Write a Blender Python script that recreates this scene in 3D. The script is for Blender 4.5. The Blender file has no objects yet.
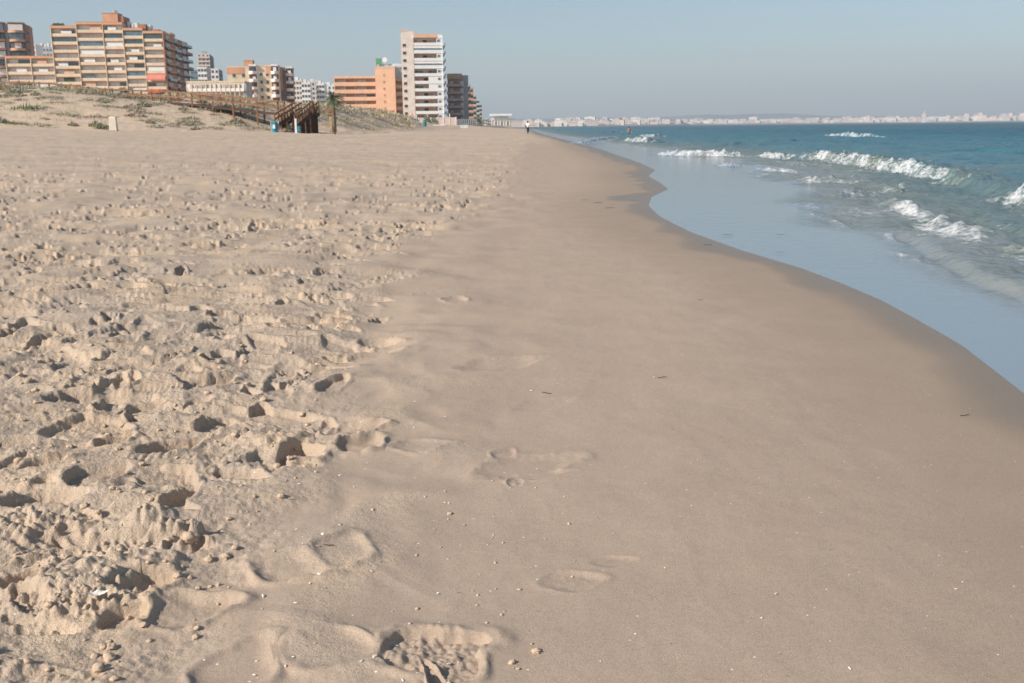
import bpy, bmesh, math, random
import numpy as np
from mathutils import Vector, Matrix

C = bpy.context.scene
R = math.radians
# ------------------------------------------------------------------ camera, world, sun
CZ, F, PITCH, ROLL = 1.2, 995.0, R(12.19), R(0.6)
cam_d = bpy.data.cameras.new('camera')
cam = bpy.data.objects.new('camera', cam_d)
C.collection.objects.link(cam)
C.camera = cam
cam_d.sensor_width = 36.0
cam_d.lens = 36.0 * F / 1024.0
cam_d.clip_start = 0.05
cam_d.clip_end = 30000
cam.location = (0, 0, CZ)
CAMR = Matrix.Rotation(R(90) - PITCH, 3, 'X') @ Matrix.Rotation(-ROLL, 3, 'Z')
cam.rotation_euler = CAMR.to_euler()
cam_d.dof.use_dof = True
cam_d.dof.focus_distance = 3.6
cam_d.dof.aperture_fstop = 11.0

SUN_EL, SUN_BEHIND = R(34), R(33)
sv = Vector((-math.cos(SUN_BEHIND) * math.cos(SUN_EL), -math.sin(SUN_BEHIND) * math.cos(SUN_EL), math.sin(SUN_EL)))
sl = bpy.data.lights.new('sun', 'SUN')
sl.energy = 4.8
sl.angle = R(0.55)
sl.color = (1.0, 0.93, 0.84)
so = bpy.data.objects.new('sun', sl)
so.rotation_euler = sv.to_track_quat('Z', 'Y').to_euler()
C.collection.objects.link(so)

w = bpy.data.worlds.new('World')
C.world = w
w.use_nodes = True
nt = w.node_tree
bg = nt.nodes['Background']
sky = nt.nodes.new('ShaderNodeTexSky')
sky.sky_type = 'NISHITA'
sky.sun_disc = False
sky.sun_elevation = SUN_EL
sky.sun_rotation = math.atan2(sv.x, sv.y)
sky.altitude = 0
sky.air_density = 1.0
sky.dust_density = 0.8
sky.ozone_density = 2.2
hs = nt.nodes.new('ShaderNodeHueSaturation')
hs.inputs['Saturation'].default_value = 1.0
hs.inputs['Hue'].default_value = 0.492
nt.links.new(sky.outputs[0], hs.inputs['Color'])
nt.links.new(hs.outputs[0], bg.inputs[0])
bg.inputs[1].default_value = 0.088
C.view_settings.view_transform = 'Standard'
C.view_settings.look = 'None'
C.view_settings.gamma = 1
C.view_settings.exposure = 0.36
C.render.engine = 'CYCLES'
C.cycles.use_denoising = True
C.cycles.max_bounces = 6
C.cycles.volume_bounces = 0
C.cycles.transparent_max_bounces = 8

rnd = random.Random(7)

# ------------------------------------------------------------------ projection helpers (used to survey positions)
def ray(px, py):
    v = Vector(((px - 512) / F, -(py - 341.5) / F, -1.0))
    return CAMR @ v
def at(px, py, Y):
    d = ray(px, py)
    k = Y / d.y
    return Vector((d.x * k, Y, CZ + d.z * k))
def gnd(px, py, z=0.0):
    d = ray(px, py)
    k = (z - CZ) / d.z
    return Vector((d.x * k, d.y * k, z))

# ------------------------------------------------------------------ scene helpers
def link(o, parent=None):
    C.collection.objects.link(o)
    if parent: o.parent = parent
    return o
def tag(o, label=None, cat=None, group=None, kind=None):
    if label: o['label'] = label
    if cat: o['category'] = cat
    if group: o['group'] = group
    if kind: o['kind'] = kind
    return o
def empty(name, loc, rz=0.0):
    o = bpy.data.objects.new(name, None)
    o.location = loc
    o.rotation_euler = (0, 0, rz)
    o.empty_display_size = 0.5
    return link(o)
class MB:
    def __init__(s): s.v = []; s.f = []; s.m = []
    def quad(s, pts, m=0):
        n = len(s.v); s.v += [tuple(p) for p in pts]; s.f.append(tuple(range(n, n + len(pts)))); s.m.append(m)
    def box(s, x0, x1, y0, y1, z0, z1, m=0):
        n = len(s.v)
        s.v += [(x0,y0,z0),(x1,y0,z0),(x1,y1,z0),(x0,y1,z0),(x0,y0,z1),(x1,y0,z1),(x1,y1,z1),(x0,y1,z1)]
        for f in ((0,3,2,1),(4,5,6,7),(0,1,5,4),(1,2,6,5),(2,3,7,6),(3,0,4,7)):
            s.f.append(tuple(n + i for i in f)); s.m.append(m)
    def bar(s, a, b, w, h=None, m=0):
        a = Vector(a); b = Vector(b); h = h or w
        d = (b - a).normalized()
        up = Vector((0, 0, 1)) if abs(d.z) < 0.9 else Vector((0, 1, 0))
        sx = d.cross(up).normalized() * w / 2; sy = sx.cross(d).normalized() * h / 2
        n = len(s.v)
        for p in (a, b):
            for q in (-sx - sy, sx - sy, sx + sy, -sx + sy): s.v.append(tuple(p + q))
        for f in ((0,1,2,3),(7,6,5,4),(0,4,5,1),(1,5,6,2),(2,6,7,3),(3,7,4,0)):
            s.f.append(tuple(n + i for i in f)); s.m.append(m)
    def prism(s, pts, z0, z1, m=0):
        n = len(s.v); k = len(pts)
        s.v += [(p[0], p[1], z0) for p in pts] + [(p[0], p[1], z1) for p in pts]
        s.f.append(tuple(n + i for i in range(k - 1, -1, -1))); s.m.append(m)
        s.f.append(tuple(n + k + i for i in range(k))); s.m.append(m)
        for i in range(k):
            j = (i + 1) % k
            s.f.append((n + i, n + j, n + k + j, n + k + i)); s.m.append(m)
    def cone(s, cx, cy, z0, z1, r0, r1, k=12, m=0, dx=0, dy=0):
        n = len(s.v)
        for (z, r, ox, oy) in ((z0, r0, 0, 0), (z1, r1, dx, dy)):
            for i in range(k):
                a = 2 * math.pi * i / k
                s.v.append((cx + ox + r * math.cos(a), cy + oy + r * math.sin(a), z))
        s.f.append(tuple(n + i for i in range(k - 1, -1, -1))); s.m.append(m)
        s.f.append(tuple(n + k + i for i in range(k))); s.m.append(m)
        for i in range(k):
            j = (i + 1) % k
            s.f.append((n + i, n + j, n + k + j, n + k + i)); s.m.append(m)
    def mesh(s, name, mats):
        me = bpy.data.meshes.new(name)
        me.from_pydata(s.v, [], s.f)
        for mt in (mats if isinstance(mats, (list, tuple)) else [mats]): me.materials.append(mt)
        me.polygons.foreach_set('material_index', s.m)
        me.update()
        return me
    def build(s, name, mats, parent=None):
        return link(bpy.data.objects.new(name, s.mesh(name, mats)), parent)

# ------------------------------------------------------------------ materials
def newmat(name):
    m = bpy.data.materials.new(name); m.use_nodes = True
    return m, m.node_tree, m.node_tree.nodes['Principled BSDF']
def mat(name, col, rough=0.8, var=0.12, scale=0.6, spec=0.3, metal=0.0):
    m, t, b = newmat(name)
    b.inputs['Roughness'].default_value = rough
    b.inputs['Specular IOR Level'].default_value = spec
    b.inputs['Metallic'].default_value = metal
    tc = t.nodes.new('ShaderNodeTexCoord')
    n = t.nodes.new('ShaderNodeTexNoise'); n.inputs['Scale'].default_value = scale; n.inputs['Detail'].default_value = 6
    n.inputs['Roughness'].default_value = 0.7
    t.links.new(tc.outputs['Object'], n.inputs['Vector'])
    r = t.nodes.new('ShaderNodeValToRGB')
    lo = [c * (1 - 1.6 * var) for c in col]; hi = [min(1, c * (1 + var)) for c in col]
    r.color_ramp.elements[0].color = (*lo, 1); r.color_ramp.elements[1].color = (*hi, 1)
    r.color_ramp.elements[0].position = 0.3; r.color_ramp.elements[1].position = 0.62
    t.links.new(n.outputs['Fac'], r.inputs[0]); t.links.new(r.outputs[0], b.inputs['Base Color'])
    return m

# ------------------------------------------------------------------ numpy noise
def _h(ix, iy, seed):
    n = (ix.astype(np.int64) * 374761393 + iy.astype(np.int64) * 668265263 + seed * 974634777) & 0xFFFFFFFF
    n = ((n ^ (n >> 13)) * 1274126177) & 0xFFFFFFFF
    n = (n ^ (n >> 16))
    return (n & 0xFFFFFF) / float(0xFFFFFF)
def vnoise(x, y, seed=0):
    ix = np.floor(x); iy = np.floor(y); fx = x - ix; fy = y - iy
    g = []
    for dx in (0, 1):
        for dy in (0, 1):
            a = _h(ix + dx, iy + dy, seed) * 6.2831853
            g.append(np.cos(a) * (fx - dx) + np.sin(a) * (fy - dy))
    u = fx * fx * fx * (fx * (fx * 6 - 15) + 10); v = fy * fy * fy * (fy * (fy * 6 - 15) + 10)
    return 1.5 * ((g[0] * (1 - v) + g[1] * v) * (1 - u) + (g[2] * (1 - v) + g[3] * v) * u)
def fbm(x, y, lam, octv=4, seed=0, gain=0.5):
    s = 0; a = 1.0
    for k in range(octv):
        s = s + a * vnoise(x / lam + 17.3 * k, y / lam - 9.1 * k, seed + k); a *= gain; lam *= 0.5
    return s
def ridged(x, y, lam, octv=3, seed=0):
    s = 0; a = 1.0
    for k in range(octv):
        s = s + a * (1 - np.abs(vnoise(x / lam + 3.3 * k, y / lam + 5.1 * k, seed + k)) * 2.2); a *= 0.5; lam *= 0.5
    return s
def worley(x, y, lam, seed=0):
    X = x / lam; Y = y / lam; ix = np.floor(X); iy = np.floor(Y)
    best = np.full(X.shape, 9.0)
    for dx in (-1, 0, 1):
        for dy in (-1, 0, 1):
            cx = ix + dx; cy = iy + dy
            px = cx + _h(cx, cy, seed); py = cy + _h(cx, cy, seed + 91)
            best = np.minimum(best, (px - X) ** 2 + (py - Y) ** 2)
    return np.sqrt(best)
def sst(a, b, x):
    t = np.clip((x - a) / (b - a), 0, 1); return t * t * (3 - 2 * t)

# ------------------------------------------------------------------ shoreline and terrain
SHP = [(1024,395),(1000,376),(960,345),(920,322),(880,300),(840,283),(800,268),(740,250),(690,232),(660,217),(648,206),(651,197),(668,189),(660,183),(648,176),(655,170),(640,163),(620,156),(600,149),(575,142),(558,138),(545,135)]
_s = [gnd(*p) for p in SHP]
SY = np.array([-40, 0.0, 2.5] + [p.y for p in _s] + [400, 900, 2500, 12000.])
SX = np.array([1.0, 1.55, 2.05] + [p.x for p in _s] + [_s[-1].x + 3, 5, 60, 900.])
def shore(y): return np.interp(y, SY, SX)
# bearing-dependent line of the dunes: (px, base distance, crest distance, crest y in px)
DN = [(-700,80,100,86),(-200,84,102,86),(0,86,104,89),(60,87,104,91),(130,88,104,98),(190,89,106,98.5),(240,90,107,100.5),(280,93,110,105),(318,98,118,106),(345,96,135,108),(375,102,160,112),(400,112,190,116),(425,130,230,125.5),(450,180,300,127.5),(480,420,480,125.5),(505,700,800,127)]
_da = [math.atan2(at(p[0], 126, 100).x, 100) for p in DN]
def _horiz(px): return 126.5 - 0.0105 * (px - 512)
_dz = [max(1.3, CZ + (_horiz(p[0]) - p[3]) / F * p[2] / math.cos(0.0)) for p in DN]
def base_h(x, y):
    s = shore(y) - x
    c = np.interp(y, [0, 12, 60, 140, 400], [0.02, 0.03, 0.18, 0.22, 0.3])
    z = np.where(s > 0, c * (1 - np.exp(-np.maximum(s, 0) / 3)) + 0.0255 * np.minimum(s, 60), 0.055 * s)
    # gentle beach face close to the camera
    z = np.maximum(z, -1.6)
    ang = np.arctan2(x, np.maximum(y, 0.01)); yy = y
    d0 = np.interp(ang, _da, [p[1] for p in DN]); d1 = np.interp(ang, _da, [p[2] for p in DN]); cz = np.interp(ang, _da, _dz)
    t = sst(0, 1, (yy - d0) / (d1 - d0)); t = np.where(y > 20, t, 0)
    inside = sst(0, 14, s) * t
    back = sst(0, 1, (yy - d1 - 6) / 50)
    top = cz * (1 - back) + 2.4 * back
    return z * (1 - inside) + np.maximum(top, z) * inside
def hat(x, y):
    return float(base_h(np.array([float(x)]), np.array([float(y)]))[0])

# rough, trampled dry sand lies to the left of this line
RBP = [(60,683),(118,640),(150,612),(170,580),(215,545),(215,515),(290,465),(320,430),(312,395),(335,360),(385,340),(372,300),(382,265),(400,240),(455,215),(500,195),(505,175),(520,155),(530,140)]
_r = [gnd(p[0], p[1], 0.12) for p in RBP]
RY = np.array([0.0, 1.5] + [p.y for p in _r] + [400.]); RX = np.array([-1.3, -1.2] + [p.x for p in _r] + [-6.])

def polar_grid(dist, ang, keep=None):
    D, A = np.meshgrid(dist, ang, indexing='ij')
    return D * np.sin(A), D * np.cos(A)
def grid_object(name, X, Y, Z, m, attrs, facemask=None):
    nr, nc = X.shape
    idx = np.arange(nr * nc, dtype=np.int32).reshape(nr, nc)
    q = np.stack([idx[:-1, :-1], idx[:-1, 1:], idx[1:, 1:], idx[1:, :-1]], axis=-1)
    # orientation so normals point up (rows go away, columns go to the right)
    q = q.reshape(-1, 4)
    if facemask is not None: q = q[facemask.reshape(-1)]
    used = np.zeros(nr * nc, bool); used[q.ravel()] = True
    remap = np.cumsum(used) - 1
    q = remap[q].astype(np.int32)
    co = np.stack([X, Y, Z], -1).reshape(-1, 3)[used].astype(np.float32)
    me = bpy.data.meshes.new(name)
    me.vertices.add(len(co)); me.vertices.foreach_set('co', co.ravel())
    me.loops.add(q.size); me.loops.foreach_set('vertex_index', q.ravel())
    me.polygons.add(len(q)); me.polygons.foreach_set('loop_start', np.arange(0, q.size, 4, dtype=np.int32))
    me.polygons.foreach_set('use_smooth', np.ones(len(q), bool))
    for k, v in attrs.items():
        a = me.attributes.new(k, 'FLOAT', 'POINT'); a.data.foreach_set('value', v.reshape(-1)[used].astype(np.float32))
    me.update(calc_edges=True)
    me.materials.append(m)
    return link(bpy.data.objects.new(name, me))
# ------------------------------------------------------------------ sand
def sand_material():
    m, t, b = newmat('beach sand')
    N = t.nodes.new; L = t.links.new
    tc = N('ShaderNodeTexCoord')
    def noise(scale, det=4, rough=0.6):
        n = N('ShaderNodeTexNoise'); n.inputs['Scale'].default_value = scale; n.inputs['Detail'].default_value = det; n.inputs['Roughness'].default_value = rough
        L(tc.outputs['Object'], n.inputs['Vector']); return n
    def ramp(src, stops):
        r = N('ShaderNodeValToRGB'); e = r.color_ramp.elements
        while len(e) < len(stops): e.new(0.5)
        for k, (p, c) in enumerate(stops): e[k].position = p; e[k].color = (*c, 1) if len(c) == 3 else c
        L(src, r.inputs[0]); return r.outputs[0]
    def mix(fac, a, bb, mode='MIX'):
        x = N('ShaderNodeMix'); x.data_type = 'RGBA'; x.blend_type = mode
        for s, v in ((x.inputs[0], fac), (x.inputs[6], a), (x.inputs[7], bb)):
            if hasattr(v, 'is_linked') or hasattr(v, 'links'): L(v, s)
            else: s.default_value = v
        return x.outputs[2]
    dry = ramp(noise(3.0, 6).outputs['Fac'], [(0.3, (0.475, 0.365, 0.268)), (0.7, (0.56, 0.445, 0.335))])
    mp = N('ShaderNodeMapping'); mp.inputs['Scale'].default_value = (0.10, 0.55, 1); L(tc.outputs['Object'], mp.inputs['Vector'])
    sn = N('ShaderNodeTexNoise'); sn.inputs['Scale'].default_value = 1.0; sn.inputs['Detail'].default_value = 6; sn.inputs['Roughness'].default_value = 0.65; L(mp.outputs[0], sn.inputs['Vector'])
    dry = mix(0.9, dry, ramp(sn.outputs['Fac'], [(0.36, (0.86, 0.87, 0.89)), (0.5, (0.99, 0.99, 0.99)), (0.64, (1.08, 1.05, 1.0))]), 'MULTIPLY')
    dry = mix(0.9, dry, ramp(noise(1.7, 5, 0.65).outputs['Fac'], [(0.36, (0.84, 0.86, 0.90)), (0.52, (1.0, 0.99, 0.97)), (0.66, (1.10, 1.04, 0.95))]), 'MULTIPLY')
    damp = ramp(noise(2.1, 8, 0.7).outputs['Fac'], [(0.3, (0.39, 0.296, 0.22)), (0.7, (0.445, 0.342, 0.257))])
    at_d = N('ShaderNodeAttribute'); at_d.attribute_name = 'dry'
    c = mix(at_d.outputs['Fac'], damp, dry)
    at_w = N('ShaderNodeAttribute'); at_w.attribute_name = 'wet'
    c = mix(at_w.outputs['Fac'], c, (0.215, 0.162, 0.112, 1))
    # grains
    g = ramp(noise(420, 3, 0.8).outputs['Fac'], [(0.36, (0.62, 0.58, 0.55)), (0.5, (1, 1, 1)), (0.66, (1.22, 1.22, 1.22))])
    c = mix(0.75, c, g, 'MULTIPLY')
    g2 = ramp(noise(90, 4, 0.75).outputs['Fac'], [(0.34, (0.80, 0.78, 0.77)), (0.5, (1, 1, 1)), (0.68, (1.1, 1.1, 1.1))])
    c = mix(0.55, c, g2, 'MULTIPLY')
    # shell grit and dark specks
    v = N('ShaderNodeTexVoronoi'); v.inputs['Scale'].default_value = 34; L(tc.outputs['Object'], v.inputs['Vector'])
    sel = N('ShaderNodeMath'); sel.operation = 'LESS_THAN'; sel.inputs[1].default_value = 0.085
    L(v.outputs['Distance'], sel.inputs[0])
    sep = N('ShaderNodeSeparateColor'); L(v.outputs['Color'], sep.inputs[0])
    s2 = N('ShaderNodeMath'); s2.operation = 'GREATER_THAN'; s2.inputs[1].default_value = 0.90; L(sep.outputs[0], s2.inputs[0])
    s3 = N('ShaderNodeMath'); s3.operation = 'MULTIPLY'; L(sel.outputs[0], s3.inputs[0]); L(s2.outputs[0], s3.inputs[1])
    c = mix(s3.outputs[0], c, (0.82, 0.78, 0.72, 1))
    s4 = N('ShaderNodeMath'); s4.operation = 'LESS_THAN'; s4.inputs[1].default_value = 0.035; L(sep.outputs[0], s4.inputs[0])
    s5 = N('ShaderNodeMath'); s5.operation = 'MULTIPLY'; L(sel.outputs[0], s5.inputs[0]); L(s4.outputs[0], s5.inputs[1])
    c = mix(s5.outputs[0], c, (0.12, 0.09, 0.07, 1))
    L(c, b.inputs['Base Color'])
    mr = N('ShaderNodeMapRange'); L(at_w.outputs['Fac'], mr.inputs[0])
    mr.inputs[3].default_value = 0.88; mr.inputs[4].default_value = 0.33
    L(mr.outputs[0], b.inputs['Roughness'])
    b.inputs['Specular IOR Level'].default_value = 0.35
    bp = N('ShaderNodeBump'); bp.inputs['Distance'].default_value = 0.0022; bp.inputs['Strength'].default_value = 0.8
    a1 = noise(230, 3, 0.8)
    L(a1.outputs['Fac'], bp.inputs['Height'])
    bp2 = N('ShaderNodeBump'); bp2.inputs['Distance'].default_value = 0.012
    L(at_d.outputs['Fac'], bp2.inputs['Strength'])
    L(noise(38, 4, 0.75).outputs['Fac'], bp2.inputs['Height']); L(bp.outputs[0], bp2.inputs['Normal'])
    L(bp2.outputs[0], b.inputs['Normal'])
    return m
SAND = sand_material()

def build_sand():
    th = np.arange(34.0, 1.15, -0.05)
    near = 1.15 / np.tan(np.radians(th))
    dist = np.concatenate([np.linspace(0.25, near[0], 24)[:-1], near, np.arange(near[-1] + .35, 160, 0.36), np.geomspace(161, 520, 70), np.geomspace(540, 11400, 26)])
    ang = np.radians(np.concatenate([np.linspace(-85, -31, 60)[:-1], np.arange(-31, 30.5, 0.053), np.linspace(31, 80, 30)]))
    X, Y = polar_grid(dist, ang)
    D = np.sqrt(X * X + Y * Y)
    Z = base_h(X, Y)
    s = shore(Y) - X
    # trampled mask
    jit = fbm(X, Y, 0.5, 3, 3) * 0.16 + fbm(X, Y, 2.2, 2, 13) * 0.15
    rb = np.interp(Y, RY, RX)
    Rm = sst(-0.25, 0.22, rb - X + jit * np.clip(Y / 3, 0.5, 6))
    onland = sst(0.3, 1.2, s)
    Rm = Rm * onland
    dune = sst(0, 6, Y - 84 + 0 * X) * (X < 0)
    Z0 = Z.copy()
    # calm undulation everywhere on the damp sand
    Z += onland * (0.004 * fbm(X, Y, 0.9, 3, 21) + 0.012 * fbm(X, Y, 6.0, 2, 23) * sst(6, 14, D))
    Z += onland * (1 - sst(9, 20, D)) * (0.0009 * (ridged(X * 2.2 + 0.25 * Y + 0.3 * fbm(X, Y, 1.1, 2, 25), Y * 0.55, 0.5, 2, 27) - 0.8) + 0.0010 * fbm(X, Y, 0.16, 3, 29, 0.6)) * sst(0.2, 0.9, s)
    # soft mounds beside the rough area, near
    band = sst(-1.0, -0.15, rb - X) * (1 - sst(4.2, 7.0, Y))
    f = fbm(X + 0.08 * fbm(X, Y, 0.3, 2, 5), Y, 0.30, 2, 31, 0.4)
    Z += band * (0.016 * f + 0.010 * np.maximum(0, ridged(X, Y, 0.42, 1, 37) - 0.55))
    soft2 = sst(-1.4, -0.1, rb - X) * sst(3.5, 5, Y) * (1 - sst(14, 24, Y))
    Z += soft2 * 0.026 * fbm(X, Y, 0.55, 2, 35, 0.4)
    # rough relief
    amp = np.interp(D, [0, 4, 12, 40, 85], [0.8, 1.0, 1.2, 1.2, 0.8])
    patch = sst(-0.15, 0.35, fbm(X, Y, 0.7, 2, 55))
    Z += Rm * amp * (0.020 * fbm(X, Y, 0.85, 2, 41) + 0.003 * (ridged(X, Y, 0.34, 2, 43) - 0.9))
    clod = np.clip(0.62 - worley(X + 0.01 * fbm(X, Y, .05, 1, 2), Y, 0.034, 61), 0, 1)
    clod2 = np.clip(0.62 - worley(X, Y, 0.075, 67), 0, 1)
    cmask = Rm * sst(0.05, 0.4, fbm(X, Y, 0.33, 2, 57)) * (1 - sst(9, 16, D))
    cm2 = Rm * sst(0.0, 0.3, fbm(X, Y, 0.9, 2, 59)) * sst(6, 12, D) * (1 - sst(60, 90, D))
    Z += cm2 * 0.010 * np.clip(0.6 - worley(X, Y, 0.22, 71), 0, 1)
    Z += Rm * (1 - sst(5, 9, D)) * 0.0035 * fbm(X, Y, 0.04, 3, 81, 0.6)
    LAY = np.zeros_like(Z); CL = np.ones_like(Z)
    # footprints
    def splat(cx, cy, ang_, ln, wd, dep, rim=0.4, tread=0, soft=0.14, seed=0):
        d = math.hypot(cx, cy); a = math.atan2(cx, cy); rr = ln * 1.15
        i0, i1 = np.searchsorted(dist, [d - rr, d + rr]); j0, j1 = np.searchsorted(ang, [a - rr / d, a + rr / d])
        if i1 - i0 < 2 or j1 - j0 < 2: return
        x = X[i0:i1, j0:j1] - cx; y = Y[i0:i1, j0:j1] - cy
        u = x * math.sin(ang_) + y * math.cos(ang_); v = x * math.cos(ang_) - y * math.sin(ang_)
        wl = wd * (1 + 0.22 * np.cos(u / ln * 5.2 + 0.6))
        r = np.sqrt((u / (ln / 2)) ** 2 + (v / (wl / 2)) ** 2)
        r = r + 0.20 * vnoise(x / 0.13 + seed, y / 0.13, 5) + 0.05 * vnoise(x / 0.03 + seed, y / 0.03, 5)
        m = sst(1 + soft, 1 - soft, r)
        rimz = dep * rim * np.exp(-((r - 1.30) / 0.24) ** 2) * np.clip(0.75 + 0.8 * vnoise(x / 0.12, y / 0.12 + seed, 9) + 0.4 * vnoise(x / 0.035, y / 0.035, 4), 0.15, 1.5)
        l = LAY[i0:i1, j0:j1]
        l = l * (1 - 0.92 * m) - dep * m * (1 + 0.35 * u / ln)
        if tread: l = l + (r < 0.9) * tread * np.sin(u * 2 * math.pi / 0.024 + 1.2 * np.cos(v * 40))
        LAY[i0:i1, j0:j1] = np.where(l > 0, np.maximum(l, rimz), np.minimum(l + rimz, np.maximum(rimz, 0)))
        CL[i0:i1, j0:j1] *= 1 - 0.7 * sst(0.95, 0.75, r)
    rg = random.Random(11)
    n = 0
    for k in range(12500):
        y = 1.2 + 46 * rg.random() ** 1.35
        x = np.interp(y, RY, RX) + 0.05 - rg.random() * (0.8 * y + 2.0)
        if abs(x) > 0.62 * y + 0.6: continue
        if rg.random() > (1.0 if y < 14 else 0.75): continue
        pn = float(vnoise(np.array([x / 1.1]), np.array([y / 1.5]), 222)[0])
        if pn < rg.uniform(-0.45, 0.15): continue
        n += 1
        fall = (1 + min(y, 12) / 14) * float(np.interp(y, [0, 12, 20, 32, 45], [1, 1, .9, .6, .35]))
        sc = 1 + min(y, 40) / 60
        a_ = rg.choice([rg.gauss(0.1, 0.5), rg.gauss(1.5, 0.5), rg.gauss(-1.4, .5), rg.uniform(0, 6.28)])
        u = rg.uniform(0, .6) if k < 5000 else rg.uniform(.62, 1)
        if u < 0.62:      # old, wind-softened dents
            splat(x, y, a_, rg.uniform(0.22, 0.42) * sc, rg.uniform(0.10, 0.19) * sc, rg.uniform(0.004, 0.012) * fall, rg.uniform(0.1, 0.4), 0, rg.uniform(0.35, 0.6), k * 0.37)
        elif u < 0.82:    # readable prints
            splat(x, y, a_, rg.uniform(0.24, 0.30) * sc, rg.uniform(0.085, 0.11) * sc, rg.uniform(0.009, 0.022) * fall, rg.uniform(0.15, 0.45), 0.0028 if rg.random() < 0.3 and y < 4.5 else 0, rg.uniform(0.10, 0.22), k * 0.37)
        else:             # sharp small heel and toe holes
            splat(x, y, a_, rg.uniform(0.09, 0.20) * sc, rg.uniform(0.04, 0.08) * sc, rg.uniform(0.014, 0.036) * fall, rg.uniform(0.1, 0.45), 0, rg.uniform(0.08, 0.25), k * 0.37)
    for k in range(45):        # long drag marks and tyre-like ridges
        y = 2.2 + 16 * rg.random() ** 1.5
        x = np.interp(y, RY, RX) - 0.35 - rg.random() * (0.7 * y + 1.0)
        ln = rg.uniform(0.5, 1.3); splat(x, y, 1.45 + rg.gauss(0, 0.35), ln, rg.uniform(0.07, 0.16), rg.uniform(0.008, 0.02), rg.uniform(0.4, 0.9), 0, rg.uniform(0.25, 0.5), k * 1.7)
    Z += LAY + CL * cmask * (0.015 * clod + 0.012 * clod2 * patch); LAY[:] = 0
    # deep individual holes seen close by
    for (px, py, a_, ln, wd, dep) in ((8,570,0.4,.20,.12,.036),(140,572,1.0,.16,.10,.030),(125,600,0.6,.12,.08,.026),(300,443,-0.3,.24,.13,.038),(95,470,0.8,.22,.12,.034),(212,378,0.5,.30,.13,.034),(45,490,1.3,.25,.12,.030),
                                      (215,415,0.2,.2,.12,.034),(80,395,1.2,.3,.14,.034),(15,440,1.2,.3,.14,.038),(170,440,0.6,.24,.12,.034),(130,333,1.0,.3,.13,.034),(180,290,1.2,.3,.14,.038)):
        p = gnd(px, py, 0.12); splat(p.x, p.y, a_, ln, wd, dep, 0.25, 0, 0.08, px)
    Z += LAY; LAY[:] = 0
    # big crumbly clump at the edge of the rough sand
    def mound(px, py, rad, hgt, lam, seed, asp=1.0):
        p = gnd(px, py, 0.1); d = p.xy.length; a = math.atan2(p.x, p.y); rr = rad * 1.6
        i0, i1 = np.searchsorted(dist, [d - rr, d + rr]); j0, j1 = np.searchsorted(ang, [a - rr / d, a + rr / d])
        x = X[i0:i1, j0:j1] - p.x; y = Y[i0:i1, j0:j1] - p.y
        r = np.sqrt(x * x / asp + y * y) / rad
        e = sst(1.25, 0.35, r + 0.55 * vnoise(x / (lam * 1.7), y / (lam * 1.7), seed))
        Z[i0:i1, j0:j1] += hgt * e * (0.55 + 0.9 * np.clip(0.75 - worley(x, y, lam, seed), 0, 1))
    mound(150, 520, 0.06, 0.035, 0.03, 18, 2); mound(120, 560, 0.10, 0.03, 0.03, 28, 2); mound(60, 575, 0.12, 0.035, 0.03, 29, 2)
    mound(40, 600, 0.09, 0.016, 0.015, 30, 2); mound(95, 590, 0.09, 0.015, 0.014, 31, 2)
    mound(270, 435, 0.10, 0.03, 0.03, 33, 2); mound(230, 465, 0.09, 0.022, 0.03, 34, 3); mound(30, 520, 0.12, 0.03, 0.03, 35, 2)
    rel = Z - Z0; Z = Z0 + np.where(rel > 0.014, 0.014 + (rel - 0.014) * 0.5, rel)
    Z += Rm * (1 - sst(7, 12, D)) * (0.0024 * sst(-.3, .3, fbm(X, Y, 0.4, 2, 84)) * fbm(X, Y, 0.030, 2, 83, 0.7) + 0.005 * sst(.1, .4, fbm(X, Y, 0.2, 2, 85)) * np.clip(0.6 - worley(X, Y, 0.018, 86), 0, 1))
    mound(170, 535, 0.06, 0.042, 0.028, 3, 1.4); mound(196, 531, 0.024, 0.034, 0.02, 8); mound(150, 518, 0.05, 0.02, 0.025, 18, 2); mound(110, 590, 0.07, 0.008, 0.014, 41, 2); mound(60, 600, 0.08, 0.009, 0.014, 42, 2)
    # the lone prints on the damp sand
    def lone(px, py, a_, ln, wd, dep, rim, tread, soft, crumb=0.0):
        p = gnd(px, py, 0.1); splat(p.x, p.y, a_, ln, wd, dep, rim, tread, soft, px)
        if crumb:
            d = p.xy.length; a = math.atan2(p.x, p.y); rr = ln * 0.8
            i0, i1 = np.searchsorted(dist, [d - rr, d + rr]); j0, j1 = np.searchsorted(ang, [a - rr / d, a + rr / d])
            x = X[i0:i1, j0:j1] - p.x; y = Y[i0:i1, j0:j1] - p.y
            r = np.sqrt(x * x + y * y) / (ln / 2)
            Z[i0:i1, j0:j1] += crumb * sst(1.1, 0.6, r) * (np.clip(0.6 - worley(x, y, 0.022, 3), 0, 1) + 0.5 * fbm(x, y, 0.06, 2, 8))
    lone(432, 636, 1.2, 0.23, 0.15, 0.020, 0.35, 0.0, 0.10, 0.011)
    lone(452, 652, 0.5, 0.16, 0.10, 0.012, 0.5, 0.0, 0.12, 0.008)
    lone(404, 636, 0.5, 0.10, 0.035, 0.014, 0.3, 0.0, 0.15)
    lone(437, 668, -0.35, 0.20, 0.03, 0.014, 0.6, 0, 0.3)
    lone(428, 690, 0.3, 0.12, 0.06, 0.02, 0.6, 0, 0.2)
    lone(574, 564, 1.35, 0.15, 0.085, 0.006, 0.3, 0.0, 0.4, 0.0018)
    lone(612, 545, 1.3, 0.12, 0.05, 0.004, 0.3, 0, 0.4)
    lone(528, 456, 1.0, 0.34, 0.16, 0.011, 0.35, 0.0, 0.45)
    lone(540, 464, 1.3, 0.20, 0.07, 0.006, 0.5, 0.0, 0.4)
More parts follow.
